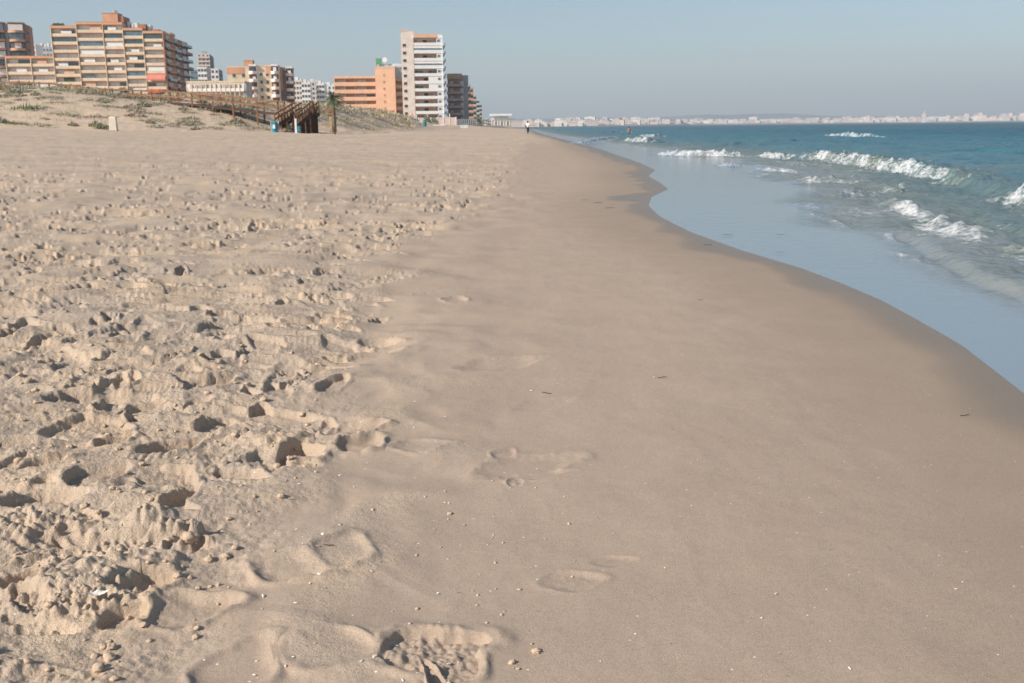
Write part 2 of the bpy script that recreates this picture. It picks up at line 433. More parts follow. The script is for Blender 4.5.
    lone(505, 445, 0.4, 0.12, 0.06, 0.006, 0.5, 0.0, 0.4)
    lone(515, 472, 0.2, 0.09, 0.04, 0.004, 0.4, 0, 0.3, 0.006)
    lone(508, 466, 1.2, 0.06, 0.02, 0.008, 0.4, 0, 0.2)
    lone(500, 358, 1.0, 0.42, 0.17, 0.014, 0.3, 0, 0.5)
    lone(545, 395, 0.9, 0.3, 0.1, 0.004, 0.3, 0, 0.5)
    for (px, py, dep) in ((355,425,.02),(360,440,.02),(290,560,.013),(235,655,.008),(335,640,.008),(190,600,.014),(340,545,.01),(380,340,.025),(455,300,.012),(420,440,.006)):
        lone(px, py, rnd.uniform(0, 3), 0.2, 0.12, dep, 0.8, 0, 0.45)
    Z += LAY
    # dunes relief
    dm = sst(84, 96, Y) * sst(10, 20, s)
    Z += dm * (0.26 * fbm(X, Y, 9, 2, 101) + 0.06 * fbm(X, Y, 1.6, 3, 103))
    far = sst(40, 60, D) * onland * (1 - dm)
    Z += far * (0.03 * fbm(X, Y, 1.3, 3, 111) + 0.04 * fbm(X, Y, 7, 2, 113))
    # keep land under buildings level
    flat = sst(300, 340, Y) * sst(6, 30, s)
    Z = Z * (1 - flat) + flat * 1.9
    wet = np.clip(sst(0.55, -0.02, s + 0.10 * fbm(X, Y, 1.1, 2, 7) * np.clip(D / 5, 0.5, 3) - 0.012 * np.clip(D, 0, 80)), 0, 1) * 0.95
    wet = np.maximum(wet, 0.38 * sst(1.7, 0.1, s - 0.02 * np.clip(D, 0, 60)))
    dry = sst(-0.2, 0.25, rb - X + jit * 1.5) * 0.85
    dry = np.maximum(dry, sst(45, 80, D) * onland * 0.9)
    dry = np.clip(np.maximum(dry, band * sst(-0.1, 0.5, f) * 0.6) + 0.12 * fbm(X, Y, .25, 3, 77), 0, 1)
    fm = (s[:-1, :-1] > -9) | (D[:-1, :-1] > 300)
    fm &= (s[:-1, :-1] > -60)
    o = grid_object('beach_sand', X, Y, Z, SAND, {'wet': wet, 'dry': dry}, fm)
    tag(o, kind='structure')
    return dist, ang, X, Y, Z
GD, GA, GX, GY, GZ = build_sand()
def sandz(x, y):
    d = math.hypot(x, y); a = math.atan2(x, y)
    i = min(max(int(np.searchsorted(GD, d)), 1), len(GD) - 1); j = min(max(int(np.searchsorted(GA, a)), 1), len(GA) - 1)
    fi = (d - GD[i-1]) / (GD[i] - GD[i-1]); fj = (a - GA[j-1]) / (GA[j] - GA[j-1])
    return float((GZ[i-1, j-1] * (1 - fj) + GZ[i-1, j] * fj) * (1 - fi) + (GZ[i, j-1] * (1 - fj) + GZ[i, j] * fj) * fi)

# ------------------------------------------------------------------ sea
def sea_material():
    m, t, b = newmat('sea water')
    N = t.nodes.new; L = t.links.new
    out = t.nodes['Material Output']
    tc = N('ShaderNodeTexCoord')
    def attr(n):
        a = N('ShaderNodeAttribute'); a.attribute_name = n; return a.outputs['Fac']
    def noise(scale, det, rough, vec=None):
        n = N('ShaderNodeTexNoise'); n.inputs['Scale'].default_value = scale; n.inputs['Detail'].default_value = det; n.inputs['Roughness'].default_value = rough
        L(vec or tc.outputs['Object'], n.inputs['Vector']); return n.outputs['Fac']
    turb, foam, rip = attr('turb'), attr('foam'), attr('ripple')
    bp = N('ShaderNodeBump'); L(rip, bp.inputs['Strength']); bp.inputs['Distance'].default_value = 0.11
    L(noise(5.0, 5, 0.6), bp.inputs['Height'])
    r = N('ShaderNodeValToRGB'); e = r.color_ramp.elements
    e[0].position = 0.0; e[0].color = (0.35, 0.42, 0.47, 1)  # pale blue sky reflection of the swash put into the water colour
    for p, c in ((0.12, (0.25, 0.27, 0.26)), (0.3, (0.15, 0.18, 0.155)), (0.55, (0.06, 0.155, 0.19)), (0.8, (0.025, 0.12, 0.165))):
        x = e.new(p); x.color = (*c, 1)
    e[-1].position = 1.0; e[-1].color = (0.004, 0.068, 0.112, 1)
    L(turb, r.inputs[0])
    dif = N('ShaderNodeBsdfDiffuse'); L(r.outputs[0], dif.inputs['Color']); L(bp.outputs[0], dif.inputs['Normal'])
    tr = N('ShaderNodeBsdfTransparent'); tr.inputs[0].default_value = (0.86, 0.93, 0.92, 1)
    op = N('ShaderNodeMapRange'); op.inputs[1].default_value = 0.0; op.inputs[2].default_value = 0.22; op.inputs[3].default_value = 0.68; op.inputs[4].default_value = 0.97
    L(turb, op.inputs[0])
    body = N('ShaderNodeMixShader'); L(op.outputs[0], body.inputs[0]); L(tr.outputs[0], body.inputs[1]); L(dif.outputs[0], body.inputs[2])
    gl = N('ShaderNodeBsdfGlossy'); grr = N('ShaderNodeMapRange'); L(rip, grr.inputs[0]); grr.inputs[3].default_value = 0.07; grr.inputs[4].default_value = 0.16; L(grr.outputs[0], gl.inputs['Roughness']); L(bp.outputs[0], gl.inputs['Normal'])
    fr = N('ShaderNodeFresnel'); fr.inputs['IOR'].default_value = 1.333; L(bp.outputs[0], fr.inputs['Normal'])
    fk = N('ShaderNodeMapRange'); L(attr('far'), fk.inputs[0]); fk.inputs[3].default_value = 1.0; fk.inputs[4].default_value = 0.5; fm_ = N('ShaderNodeMath'); fm_.operation = 'MULTIPLY'; L(fr.outputs[0], fm_.inputs[0]); L(fk.outputs[0], fm_.inputs[1])
    ws = N('ShaderNodeMixShader'); L(fm_.outputs[0], ws.inputs[0]); L(body.outputs[0], ws.inputs[1]); L(gl.outputs[0], ws.inputs[2])
    fo = N('ShaderNodeBsdfDiffuse'); fo.inputs[0].default_value = (0.66, 0.67, 0.67, 1)
    fb = N('ShaderNodeBump'); fb.inputs['Strength'].default_value = 0.9; fb.inputs['Distance'].default_value = 0.06
    fn = noise(11, 6, 0.7); L(fn, fb.inputs['Height']); L(fb.outputs[0], fo.inputs['Normal'])
    # broken edge of the foam
    a = N('ShaderNodeMath'); a.operation = 'MULTIPLY_ADD'; L(fn, a.inputs[0]); a.inputs[1].default_value = 2.6; a.inputs[2].default_value = -1.55
    s = N('ShaderNodeMath'); s.operation = 'ADD'; L(a.outputs[0], s.inputs[0]); L(foam, s.inputs[1])
    st = N('ShaderNodeMapRange'); L(s.outputs[0], st.inputs[0]); st.inputs[1].default_value = 0.22; st.inputs[2].default_value = 0.85
    fin = N('ShaderNodeMixShader'); L(st.outputs[0], fin.inputs[0]); L(ws.outputs[0], fin.inputs[1]); L(fo.outputs[0], fin.inputs[2])
    L(fin.outputs[0], out.inputs['Surface'])
    return m

# breaking waves: foot points in px, height of the crest, foam amount, foam reach in front (m)
WAVES = [
    ([(798,158,.14),(812,160,.22),(830,162,.26),(870,168,.27),(905,174,.26),(930,179,.24,.9),(946,184,.20,.55),(960,188,.20,0),(978,193,.20,0),(990,197,.21,.2),(1000,201,.22,1),(1040,210,.26,1),(1100,222,.28,1)], .95, .35),
    ([(660,155,.12),(680,156,.22),(715,156.5,.22),(738,156.5,.16),(748,156.5,.03)], 1.0, .4),
    ([(748,157,.04),(765,157.5,.2),(782,157.5,.16),(796,158,.04)], .9, .3),
    ([(825,136,.2),(845,136.5,.4),(862,137,.35),(880,137,.15)], .9, .4),
    ([(895,207,.02),(906,214,.06),(922,225,.09),(940,238,.105),(956,245,.09),(966,249,.02)], 1.0, .22),
    ([(884,188,.06),(900,189,.18),(917,189,.06)], .9, .2),
    ([(578,144,.1),(592,143,.22),(605,140.5,.25),(620,138,.15)], .9, .5),
    ([(624,141,.2),(634,142,.28),(648,142.5,.3),(662,141,.3)], .9, .5),
    ([(640,137,.2),(655,137,.35),(668,136.5,.2)], .9, .5),
    ([(606,133,.2),(616,132.5,.3),(625,132,.2)], .8, .5),
    ([(560,131,.2),(572,131.5,.25),(584,131,.2)], .7, .5),
    ([(835,196,.02),(850,196,.10),(868,193,.10),(880,192,.02)], .75, .2),
    ([(790,184,.0),(815,183,.07),(850,182,.09),(874,180,.03)], .65, .2),
    ([(712,165,.02),(730,166.5,.10),(748,166,.02)], .7, .2),
    ([(750,168,.02),(775,172,.09),(800,174,.03)], .7, .2),
    ([(772,181,.0),(800,182,.04),(835,184,.05)], .6, .2),
    ([(778,205,.0),(800,207,.04),(832,209,.02)], .6, .12),
    ([(872,200,.02),(885,208,.08),(900,213,.10),(912,216,.02)], .55, .15),
    ([(893,256,.0),(905,256,.035),(924,255,.01)], .75, .10),
    ([(760,143,.0),(800,141,.12),(850,142,.12),(900,143,.0)], .0, .3),
    ([(930,150,.0),(980,151,.2),(1024,153,.2),(1060,154,.2)], .0, .3),
    ([(860,232,.0),(900,238,.06),(940,262,.08),(990,290,.08),(1050,320,.07)], .0, .3),
    ([(960,215,.0),(1000,230,.09),(1040,245,.12),(1080,260,.1)], .1, .2),
    ([(700,146,.0),(740,145,.15),(780,146,.0)], .25, .3),
]
def build_sea():
    th = np.arange(24.0, 3.4, -0.055)
    dist = np.concatenate([1.2 / np.tan(np.radians(th)), np.geomspace(20.3, 200, 620), np.geomspace(203, 11400, 130)])
    ang = np.radians(np.concatenate([np.arange(-1.5, 31, 0.06), np.linspace(31.5, 84, 60)]))
    X, Y = polar_grid(dist, ang)
    D = np.sqrt(X * X + Y * Y)
    q = X - shore(Y)                                       # metres out from the waterline
    sw = np.interp(Y, [0, 4, 8.5, 14.6, 30, 60, 150], [.35, .4, .9, 1.9, 3.2, 2.2, 1.0])
    sw = sw * (1 + 0.35 * fbm(X, Y, 3.0, 2, 5))
    o = q - sw
    act = sst(-0.15, 1.2, o)
    Z = np.zeros_like(X)
    # swell and chop, crests roughly along the shore
    env = act * np.interp(o, [0, 2, 8, 30, 200], [0.45, 0.8, 0.95, 1.0, 1.0])
    chop = 0.55 * vnoise(X / 1.3, Y / 3.2, 1) + 0.35 * vnoise(X / 0.6 + Y / 4, Y / 1.3, 2) + 0.22 * vnoise(X / 0.3, Y / 0.5, 3)
    rg = ridged(X + 0.5 * Y * 0.2, Y / 2.2, 2.3, 2, 9) - 0.9
    swell = np.sin((X + 1.5 * vnoise(X / 9, Y / 14, 33)) * 2 * math.pi / 6.5 + 0.12 * Y)
    big = 0.5 * vnoise(X / 5, Y / 16, 15) + swell * 0.35
    Z += env * (0.12 * chop * (1 - 0.6 * sst(0, 400, D)) + 0.06 * rg + 0.10 * big * sst(2, 12, o))
    Z += act * (1 - sst(14, 40, D)) * (0.020 * (ridged(X + 0.3 * Y, Y - 0.2 * X, 0.42, 2, 19) - 0.8) + 0.004 * fbm(X, Y, 0.13, 2, 20))
    Z += (1 - act) * 0.0012 * sst(0.3, 0.8, q) * (ridged(X * 0.6, Y * 1.5, 0.35, 2, 22) - .8)
    foam = np.zeros_like(X)
    for pts, fa, reach in WAVES:
        P = [gnd(p[0], p[1]) for p in pts]; H = [p[2] for p in pts]; FV = [p[3] if len(p) > 3 else 1.0 for p in pts]
        best = np.full(X.shape, 1e9); sg = np.zeros_like(X); hh = np.zeros_like(X)
        mx = max(max(H), 0.05); rr = 6 * mx + 1.5
        ylo = min(p.y for p in P) - rr; yhi = max(p.y for p in P) + rr; xlo = min(p.x for p in P) - rr; xhi = max(p.x for p in P) + rr
        msk = (Y > ylo) & (Y < yhi) & (X > xlo) & (X < xhi)
        x = X[msk]; y = Y[msk]; bs = np.full(x.shape, 1e9); sd = np.zeros_like(x); hv = np.zeros_like(x); fv = np.zeros_like(x); exc = np.zeros_like(x)
        wob = 0.14 * fbm(x, y, 0.9, 2, 71) * (0.5 + mx * 2)
        for a, b_, ha, hb, fa_, fb_ in zip(P[:-1], P[1:], H[:-1], H[1:], FV[:-1], FV[1:]):
            ex, ey = b_.x - a.x, b_.y - a.y; l2 = ex * ex + ey * ey
            ln = math.sqrt(l2); tu = ((x - a.x) * ex + (y - a.y) * ey) / l2; tt = np.clip(tu, 0, 1)
            dx = x - a.x - tt * ex; dy = y - a.y - tt * ey; dd = np.sqrt(dx * dx + dy * dy)
            sgn = 1
            pr = ((x - a.x) * -ey + (y - a.y) * ex) / ln * sgn      # signed distance, positive out to sea
            u = dd < bs - 1e-6
            bs = np.where(u, dd, bs); sd = np.where(u, np.where(pr > 0, dd, -dd), sd); hv = np.where(u, ha + (hb - ha) * tt, hv)
            fv = np.where(u, fa_ + (fb_ - fa_) * tt, fv); exc = np.where(u, np.maximum(0, np.maximum(-tu, tu - 1)) * ln, exc)
            sd = np.where(u & (exc > 0), pr, sd)
        sd = sd + wob
        # sd > 0 seaward of the foot of the wave
        face = 1.0 * hv + 0.10; back = 4.5 * hv + 0.5
        prof = np.where(sd < face, sst(-0.15, 1, sd / face), 1 - sst(0, 1, (sd - face) / back))
        far_end = sst(1.6 * mx + 0.6, 0.0, exc)
        lump = 1 + 0.30 * fbm(x, y, 0.35, 3, 73) * (fa > 0)
        Z[msk] += hv * prof * far_end * lump
        if fa > 0:
            ff = fv * np.clip(0.80 + 0.55 * fbm(x, y, 0.55, 3, 72), 0.15, 1.1) * sst(-reach * 1.2 - 0.05, 0.0, sd) * sst(face * 1.7 + .1, face * 0.85, sd) * sst(0.0, 0.12 if mx > .15 else .04, hv) * far_end
            foam[msk] = np.maximum(foam[msk], fa * ff * 0.95)
            Z[msk] += 0.10 * ff * fa * np.clip(fbm(x, y, 0.22, 3, 75, 0.6), -0.5, 1) * np.clip(mx * 4, .3, 1)
            tail = 0.42 * fa * fv * sst(-1.6 * reach - .6, -0.1, sd) * sst(face + 1.2, face, sd) * far_end * sst(0.02, .1, hv) * sst(-.1, .4, fbm(x, y, 0.8, 2, 79))
            foam[msk] = np.maximum(foam[msk], tail)
    # faint lace of old foam among the near waves
    lace = 0.50 * act * sst(11, 1, o) * sst(0.2, 0.6, fbm(X, Y, 1.6, 3, 87)) * (D < 40)
    foam = np.maximum(foam, lace)
    bore = sst(0.10, 0.02, np.abs(o - 0.25 - 0.25 * fbm(X, Y, 1.5, 3, 93)) / (0.6 + D / 30)) * sst(-0.05, 0.35, fbm(X, Y, 1.8, 2, 97)) * sst(7, 11, D)
    bore2 = sst(0.10, 0.02, np.abs(o - 1.3 - 0.6 * fbm(X, Y, 2.4, 3, 193)) / (0.6 + D / 30)) * sst(0.0, 0.4, fbm(X, Y, 1.4, 2, 197)) * sst(5, 8, D)
    foam = np.maximum(foam, 0.62 * np.maximum(bore, bore2)); Z += 0.02 * np.maximum(bore, bore2)
    Z += -0.0005 + 0.02 * act * sst(0.25, 0.0, np.abs(o - 0.2)) * sst(-.2, .4, fbm(X, Y, 1.2, 2, 91)) * (D < 30)
    turb = np.interp(o, [-1.0, 0.0, 0.6, 3.0, 9, 40, 140], [0.0, 0.03, 0.15, 0.38, 0.60, 0.85, 1.0]) + 0.10 * fbm(X, Y, 2.5, 3, 95) * act
    turb = np.clip(turb, 0, 1)
    rip = np.clip(0.05 + 0.75 * act, 0, 0.8)
    fm = q[:-1, :-1] > -0.6 - 0.01 * D[:-1, :-1]
    ob = grid_object('sea_water', X, Y, Z, sea_material(), {'turb': turb, 'foam': foam, 'ripple': rip, 'far': sst(6, 160, D) ** 0.5 * act}, fm)
    tag(ob, kind='structure')
build_sea()
# ------------------------------------------------------------------ haze: one box of even air round everything
def build_haze():
    mb = MB(); mb.box(-11000, 12500, -800, 12500, -6, 420)
    m = bpy.data.materials.new('sea haze'); m.use_nodes = True
    t = m.node_tree; t.nodes.remove(t.nodes['Principled BSDF'])
    v = t.nodes.new('ShaderNodeVolumePrincipled')
    v.inputs['Color'].default_value = (0.82, 0.91, 1.0, 1)
    v.inputs['Density'].default_value = 0.00017
    v.inputs['Anisotropy'].default_value = 0.1
    t.links.new(v.outputs[0], t.nodes['Material Output'].inputs['Volume'])
    o = mb.build('haze', m)
    tag(o, kind='stuff')
build_haze()
# far sea bed / far land so that nothing ends in mid-air
def strip(name, pts_near, pts_far, m, z0):
    mb = MB(); n = len(pts_near)
    for p in pts_near: mb.v.append((p[0], p[1], z0))
    for p, q in zip(pts_near, pts_far): mb.v.append((p[0] * .97 + q[0] * .03, p[1] * .97 + q[1] * .03, 4.0))
    for p in pts_far: mb.v.append((p[0], p[1], p[2]))
    for k in range(n - 1):
        for r in (0, 1):
            mb.f.append((r * n + k, r * n + k + 1, (r + 1) * n + k + 1, (r + 1) * n + k)); mb.m.append(0)
    o = mb.build(name, m); tag(o, kind='structure'); return o
M_land = mat('far ground', (0.30, 0.27, 0.22), var=0.3, scale=0.01)
M_hill = mat('far hills', (0.10, 0.11, 0.10), var=0.3, scale=0.003)
FD = 4200.0
def fxy(px, d): v = at(px, 127, d); return v.x, v.y
FS = [(555,2300),(620,3000),(700,3700),(800,4200),(900,4300),(1024,4100),(1150,3900),(1400,3600),(1900,3200)]
def fshore(px): return float(np.interp(px, [f[0] for f in FS], [f[1] for f in FS]))
npts = [fxy(px, d) for px, d in FS]
fpts = [(*fxy(px, d + 2600), 22 + 14 * (px > 700)) for px, d in FS]
strip('far_shore', npts, fpts, M_land, -2)
def hills():
    mb = MB(); xs = np.linspace(-2500, 9500, 160); ys = np.linspace(8200, 11300, 14)
    X, Y = np.meshgrid(xs, ys); e = np.sin(np.pi * (Y - 8200) / 3100) ** 0.8
    prof = np.interp(X, [-2500, -900, 0, 900, 2000, 4000, 6000, 9500], [20, 60, 150, 230, 170, 90, 150, 90])
    Z = e * prof * 0.5 * (1 + 0.5 * fbm(X, Y, 1500, 4, 5)) - 3
    nr, nc = X.shape
    mb.v = [(float(a), float(b), float(c)) for a, b, c in zip(X.ravel(), Y.ravel(), Z.ravel())]
    for i in range(nr - 1):
        for j in range(nc - 1):
            mb.f.append((i * nc + j, i * nc + j + 1, (i + 1) * nc + j + 1, (i + 1) * nc + j)); mb.m.append(0)
    o = mb.build('hills', M_hill); tag(o, kind='structure')
hills()

# ------------------------------------------------------------------ building materials
P = {
 'cream': mat('cream render', (0.70, 0.56, 0.40), var=.10, scale=.4), 'peachw': mat('peach render', (0.70, 0.43, 0.285), var=.07, scale=.4),
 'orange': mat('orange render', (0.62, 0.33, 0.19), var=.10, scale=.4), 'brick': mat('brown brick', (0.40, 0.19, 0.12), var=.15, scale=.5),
 'slab': mat('weathered slab edge and shaded side', (0.42, 0.22, 0.13), var=.2, scale=.5), 'white': mat('white render', (0.80, 0.77, 0.73), var=.06, scale=.4),
 'offw': mat('off-white render', (0.70, 0.61, 0.53), var=.10, scale=.5), 'dark': mat('deep brown windows and recess shade', (0.07, 0.05, 0.045), var=.3),
 'blind': mat('white roller blind', (0.80, 0.76, 0.70), var=.12, scale=1.5), 'glass': mat('window glass', (0.05, 0.075, 0.09), rough=.12, spec=.8, var=.3),
 'tealg': mat('blue balcony glass', (0.10, 0.17, 0.21), rough=.15, spec=.8, var=.3), 'awn': mat('salmon awning', (0.62, 0.22, 0.16), var=.08),
 'awnr': mat('red awning', (0.60, 0.12, 0.05), var=.08), 'grey': mat('grey render and shaded sides', (0.44, 0.42, 0.42), var=.15, scale=.4), 'maroon': mat('maroon render', (0.55, 0.30, 0.22), var=.15, scale=.4),
 'roof': mat('roof gravel', (0.25, 0.22, 0.19)), 'metal': mat('painted metal', (0.5, 0.5, 0.5), rough=.4), 'leaf': mat('roof garden leaves', (0.035, 0.065, 0.03), var=.4, scale=2),
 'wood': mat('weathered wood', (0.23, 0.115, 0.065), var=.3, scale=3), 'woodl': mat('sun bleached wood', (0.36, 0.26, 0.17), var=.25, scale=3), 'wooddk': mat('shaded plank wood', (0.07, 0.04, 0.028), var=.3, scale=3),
 'bwhite': mat('white gloss', (0.75, 0.75, 0.73), rough=.4, var=.04), 'blue': mat('blue plastic', (0.02, 0.24, 0.36), rough=.4, var=.1), 'teal': mat('teal plastic', (0.02, 0.23, 0.23), rough=.4, var=.1),
 'navy': mat('dark blue hoarding and shaded sides', (0.05, 0.07, 0.11), var=.2), 'green': mat('green sign', (0.12, 0.30, 0.16), var=.1), 'pinkw': mat('pale pink render', (0.62, 0.49, 0.44), var=.12, scale=.05),
 'mauve': mat('mauve balcony render', (0.66, 0.43, 0.36), var=.15, scale=.4), 'purple': mat('mauve grey shaded side', (0.20, 0.165, 0.17), var=.2, scale=.5),
}
class Face:
    """one facade: world line from the corner seen at px (distance Y), running at angle th; gives local coordinates of surveyed points"""
    def __init__(s, px, Y, th, z0=1.9):
        p = at(px, 62, Y); s.o = Vector((p.x, Y, z0)); s.th = th
        s.u = Vector((math.cos(th), math.sin(th), 0)); s.n = Vector((-math.sin(th), math.cos(th), 0))
    def at(s, px, py):
        d = ray(px, py); c = Vector((0, 0, CZ))
        k = (s.o - c).dot(s.n) / d.dot(s.n); p = c + d * k
        return (p - s.o).dot(s.u), p.z - s.o.z
    def t(s, px, py=62): return s.at(px, py)[0]
    def z(s, px, py): return s.at(px, py)[1]
def bld(name, label, cat, fc, group=None):
    return tag(empty(name, fc.o, fc.th), label, cat, group)
def balcony_bay(r, x0, x1, levels, h, mw, ms, rg, dep=1.5, fill=('blind','blind','blind','glass','tealg'), y0=0.0, par=1.05, glazed=0.12, rail=None, wm='cream', roundr=0, fin=True):
    """a stack of recessed balconies between two fins; levels = floor heights"""
    back = MB(); w = x1 - x0
    back.box(x0, x1, y0 + dep, y0 + dep + .25, levels[0] - h, levels[-1] + h, 0)
    back.build('recess_wall', P[wm], r)
    for z in levels:
        b = MB()
        if roundr:
            k = 9; pts = [(x1, y0 + dep), (x0, y0 + dep)]
            pts += [(x0 + w * i / (k - 1), y0 + 0.5 - roundr * math.sin(math.pi * i / (k - 1))) for i in range(k)]
            b.prism(pts, z - .28, z, 1); b.prism(pts, z + .002, z + par, 0)
        else:
            j = rg.uniform(-.03, .03)
            b.box(x0 + .02, x1 - .02, y0 - .12, y0 + dep, z - .26, z, 1)
            b.box(x0 + .02, x1 - .02, y0 - .08 + j, y0 + .12, z + .002, z + par, 0)
        bb = b.build('balcony', [P[mw], P[ms]], r)
        wd = MB(); f = rg.choice(fill); g = rg.choice(fill); cut = rg.uniform(.35, .65)
        if rg.random() < glazed:
            wd.box(x0 + .3, x1 - .3, y0 + .2, y0 + .3, z + par, z + h - .3, 0)
            wd.build('window', P[rg.choice(('glass', 'tealg', 'bwhite'))], r)
        else:
            xm = x0 + w * cut
            wd.box(x0 + w * .08, xm - .15, y0 + dep - .12, y0 + dep - .02, z + .05, z + h * .84, 0)
            wd.box(xm + .15, x1 - w * .08, y0 + dep - .12, y0 + dep - .02, z + .05, z + h * .84, 1)
            wd.box(x0 + w * .08, x1 - w * .08, y0 + dep - .14, y0 + dep - .01, z + .002, z + .049, 0)
            wd.build('window', [P[f], P[g]], r)
            if rg.random() < .62:
                a = MB(); xa = x0 + w * rg.uniform(.05, .5); a.box(xa, xa + w * .42, y0 + .45, y0 + .55, z + par * .6, z + h - rg.uniform(.35, .9), 0)
                a.build('blind', P[rg.choice(('blind', 'bwhite', 'blind', 'offw', 'tealg', 'leaf', 'peachw'))], r)
    if fin:
        p = MB(); p.box(x0 - .22, x0 + .02, y0 - .3, y0 + dep + .02, 0, levels[-1] + h, 0); p.build('fin_wall', P[wm], r)
def body(r, x0, x1, y0, y1, z1, mt='cream', name='wall', cap=True):
    b = MB(); b.box(x0, x1, y0, y1, 0, z1, 0)
    o = b.build(name, P[mt], r)
    if cap:
        c = MB(); c.box(x0 - .1, x1 + .1, y0 - .1, y1 + .1, z1 + .002, z1 + .5, 0); c.box(x0 + .4, x1 - .4, y0 + .4, y1 - .4, z1 + .5, z1 + .52, 1)
        c.build('roof', [P[mt], P['roof']], r)
    return o
def windows(r, x0, x1, y, zs, n, w, h, m='glass', dx=None):
    for z in zs:
        for i in range(n):
            x = x0 + (x1 - x0) * (i + .5) / n
            b = MB(); b.box(x - w / 2, x + w / 2, y - .07, y + .02, z, z + h, 0)
            b.box(x - w / 2 - .08, x + w / 2 + .08, y - .14, y + .02, z - .1, z, 1)
            b.build('window', [P[m], P['offw']], r)
def levels_from(ztop, h, n): return [ztop - h * (k + 1) for k in range(n)][::-1]

# ---------- 1: the long stepped block of balconies with its lower wing
def block_one():
    rg = random.Random(5)
    f = Face(165, 400, R(5)); r = bld('apartment_block', 'long cream block of stepped balconies with an orange lift house on its roof', 'apartment block', f)
    h = 2.98; dep = 1.15
    tops = []
    for (a, b, py) in ((6,31,57),(31,54,57),(54,79.5,26.8),(79.5,105.8,23),(105.8,125.4,23.3),(125.4,145,29),(145,165,32)):
        x0, x1 = f.t(a) + .1, f.t(b) - .1; zt = f.z((a + b) / 2, py)
        n = int(zt // h); lv = levels_from(zt - .5, h, n); lv[0] = max(lv[0], .3)
        balcony_bay(r, x0, x1, lv, h, 'cream', 'slab', rg, dep, glazed=.2, fill=('blind','blind','blind','blind','offw','glass'))
        c = MB(); c.box(x0 - .2, x1 + .2, -.25, dep + .3, zt - .5, zt + .35, 0); c.box(x0 - .22, x1 + .22, -.28, 6, zt + .35, zt + .47, 1); c.build('cornice', [P['orange'], P['slab']], r)
        wl = MB(); wl.box(x0 - .1, x1 + .1, dep + .27, 15, 0, zt + .3, 0); wl.build('wall', P['cream'], r)
    x1 = f.t(165)
    # fin at the corner and the sea side, its shade painted on in browns
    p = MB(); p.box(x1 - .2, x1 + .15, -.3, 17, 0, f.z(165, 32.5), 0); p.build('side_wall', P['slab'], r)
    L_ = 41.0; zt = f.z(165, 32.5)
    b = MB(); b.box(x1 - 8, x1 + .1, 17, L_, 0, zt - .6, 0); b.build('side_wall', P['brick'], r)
    for k in range(9):
        z = zt - h * (k + 1)
        for (ya, yb) in ((1.5, 13), (16, 26), (28, 40)):
            q = MB(); pr = 1.3 if ya < 28 else 2.2
            q.box(x1 + .15, x1 + pr, ya, yb, z - .24, z, 1); q.box(x1 + pr - .12, x1 + pr, ya, yb, z, z + 1.0, 0)
            q.build('balcony', [P['slab'] if rg.random() < .7 else P['tealg'], P['dark']], r)
            g = MB(); g.box(x1 + .16, x1 + .2, ya + 2, yb - 3, z + .1, z + 2.3, 0); g.build('window', P['glass'], r)
    # lift house, tank, dish, roof garden, parapets
    a, z = f.at(99.5, 12.6); b_, _ = f.at(125.8, 22); am = f.t(112.5)
    q = MB(); q.box(a, am + 2.6, 3.0, 9.5, f.z(112, 24), z, 0); q.box(a - .1, am + 2.7, 2.9, 9.6, z, z + .25, 1); q.build('lift_house', [P['orange'], P['slab']], r)
    q = MB(); q.box(am + 2.61, f.t(124.5), 3.6, 12.5, f.z(112, 24), z - .9, 0); q.build('lift_house_shade_side', P['brick'], r)  # dark side of the lift house, its shade painted as brown
    q = MB(); xa, za = f.at(111, 10); q.cone(xa, 5, za - .7, za + .3, .2, 1.0, 12, 0); q.bar((xa, 5, z), (xa, 5, za), .12); q.build('satellite_dish', P['bwhite'], r)
    q = MB()
    for k in range(46):
        xx = f.t(54) + rg.uniform(.5, 4.2); s_ = rg.uniform(.5, .9); q.cone(xx, 2 + rg.uniform(-.6, 1), f.z(60, 27) + rg.uniform(0, .9), f.z(60, 27) + rg.uniform(1.0, 1.7), s_, s_ * .3, 6, 0)
    q.build('roof_garden', P['leaf'], r)
    q = MB()
    for (pa, pb, pt, pz) in ((65, 76, 24, 27), (127, 129.5, 20.5, 29), (130.5, 133, 22, 29), (134, 137, 21.5, 29), (147, 150, 23.5, 32)):
        q.box(f.t(pa), f.t(pb), 5, 9, f.z(pa, pz + 1), f.z(pa, pt), 0)
    q.build('roof_hut', P['bwhite'], r)
    q = MB(); q.box(f.t(138), f.t(146), 4, 12, f.z(140, 31), f.z(140, 23), 0); q.box(f.t(150), f.t(158), 5, 12, f.z(150, 33), f.z(150, 28), 0); q.box(f.t(158), f.t(165), 12, 20, f.z(150, 33), f.z(150, 29.5), 1); q.build('roof_terrace', [P['brick'], P['orange']], r)
    # awnings
    q = MB(); xa, xb = f.t(145.5), f.t(164.5); za, zb = f.z(155, 73.8), f.z(155, 79)
    q.quad([(xa, 0.1, za), (xb, 0.1, za), (xb, -1.3, zb), (xa, -1.3, zb)]); q.quad([(xa, -1.3, zb), (xb, -1.3, zb), (xb, -1.3, zb - .5), (xa, -1.3, zb - .5)]); q.build('awning', P['awn'], r)
    q = MB(); xa, xb = f.t(146), f.t(160); za, zb = f.z(155, 88.5), f.z(155, 92)
    q.quad([(xa, 0.1, za), (xb, 0.1, za), (xb, -1.5, zb), (xa, -1.5, zb)]); q.quad([(xa, -1.5, zb), (xb, -1.5, zb), (xb, -1.5, zb - .4), (xa, -1.5, zb - .4)]); q.build('awning', P['awnr'], r)
block_one()

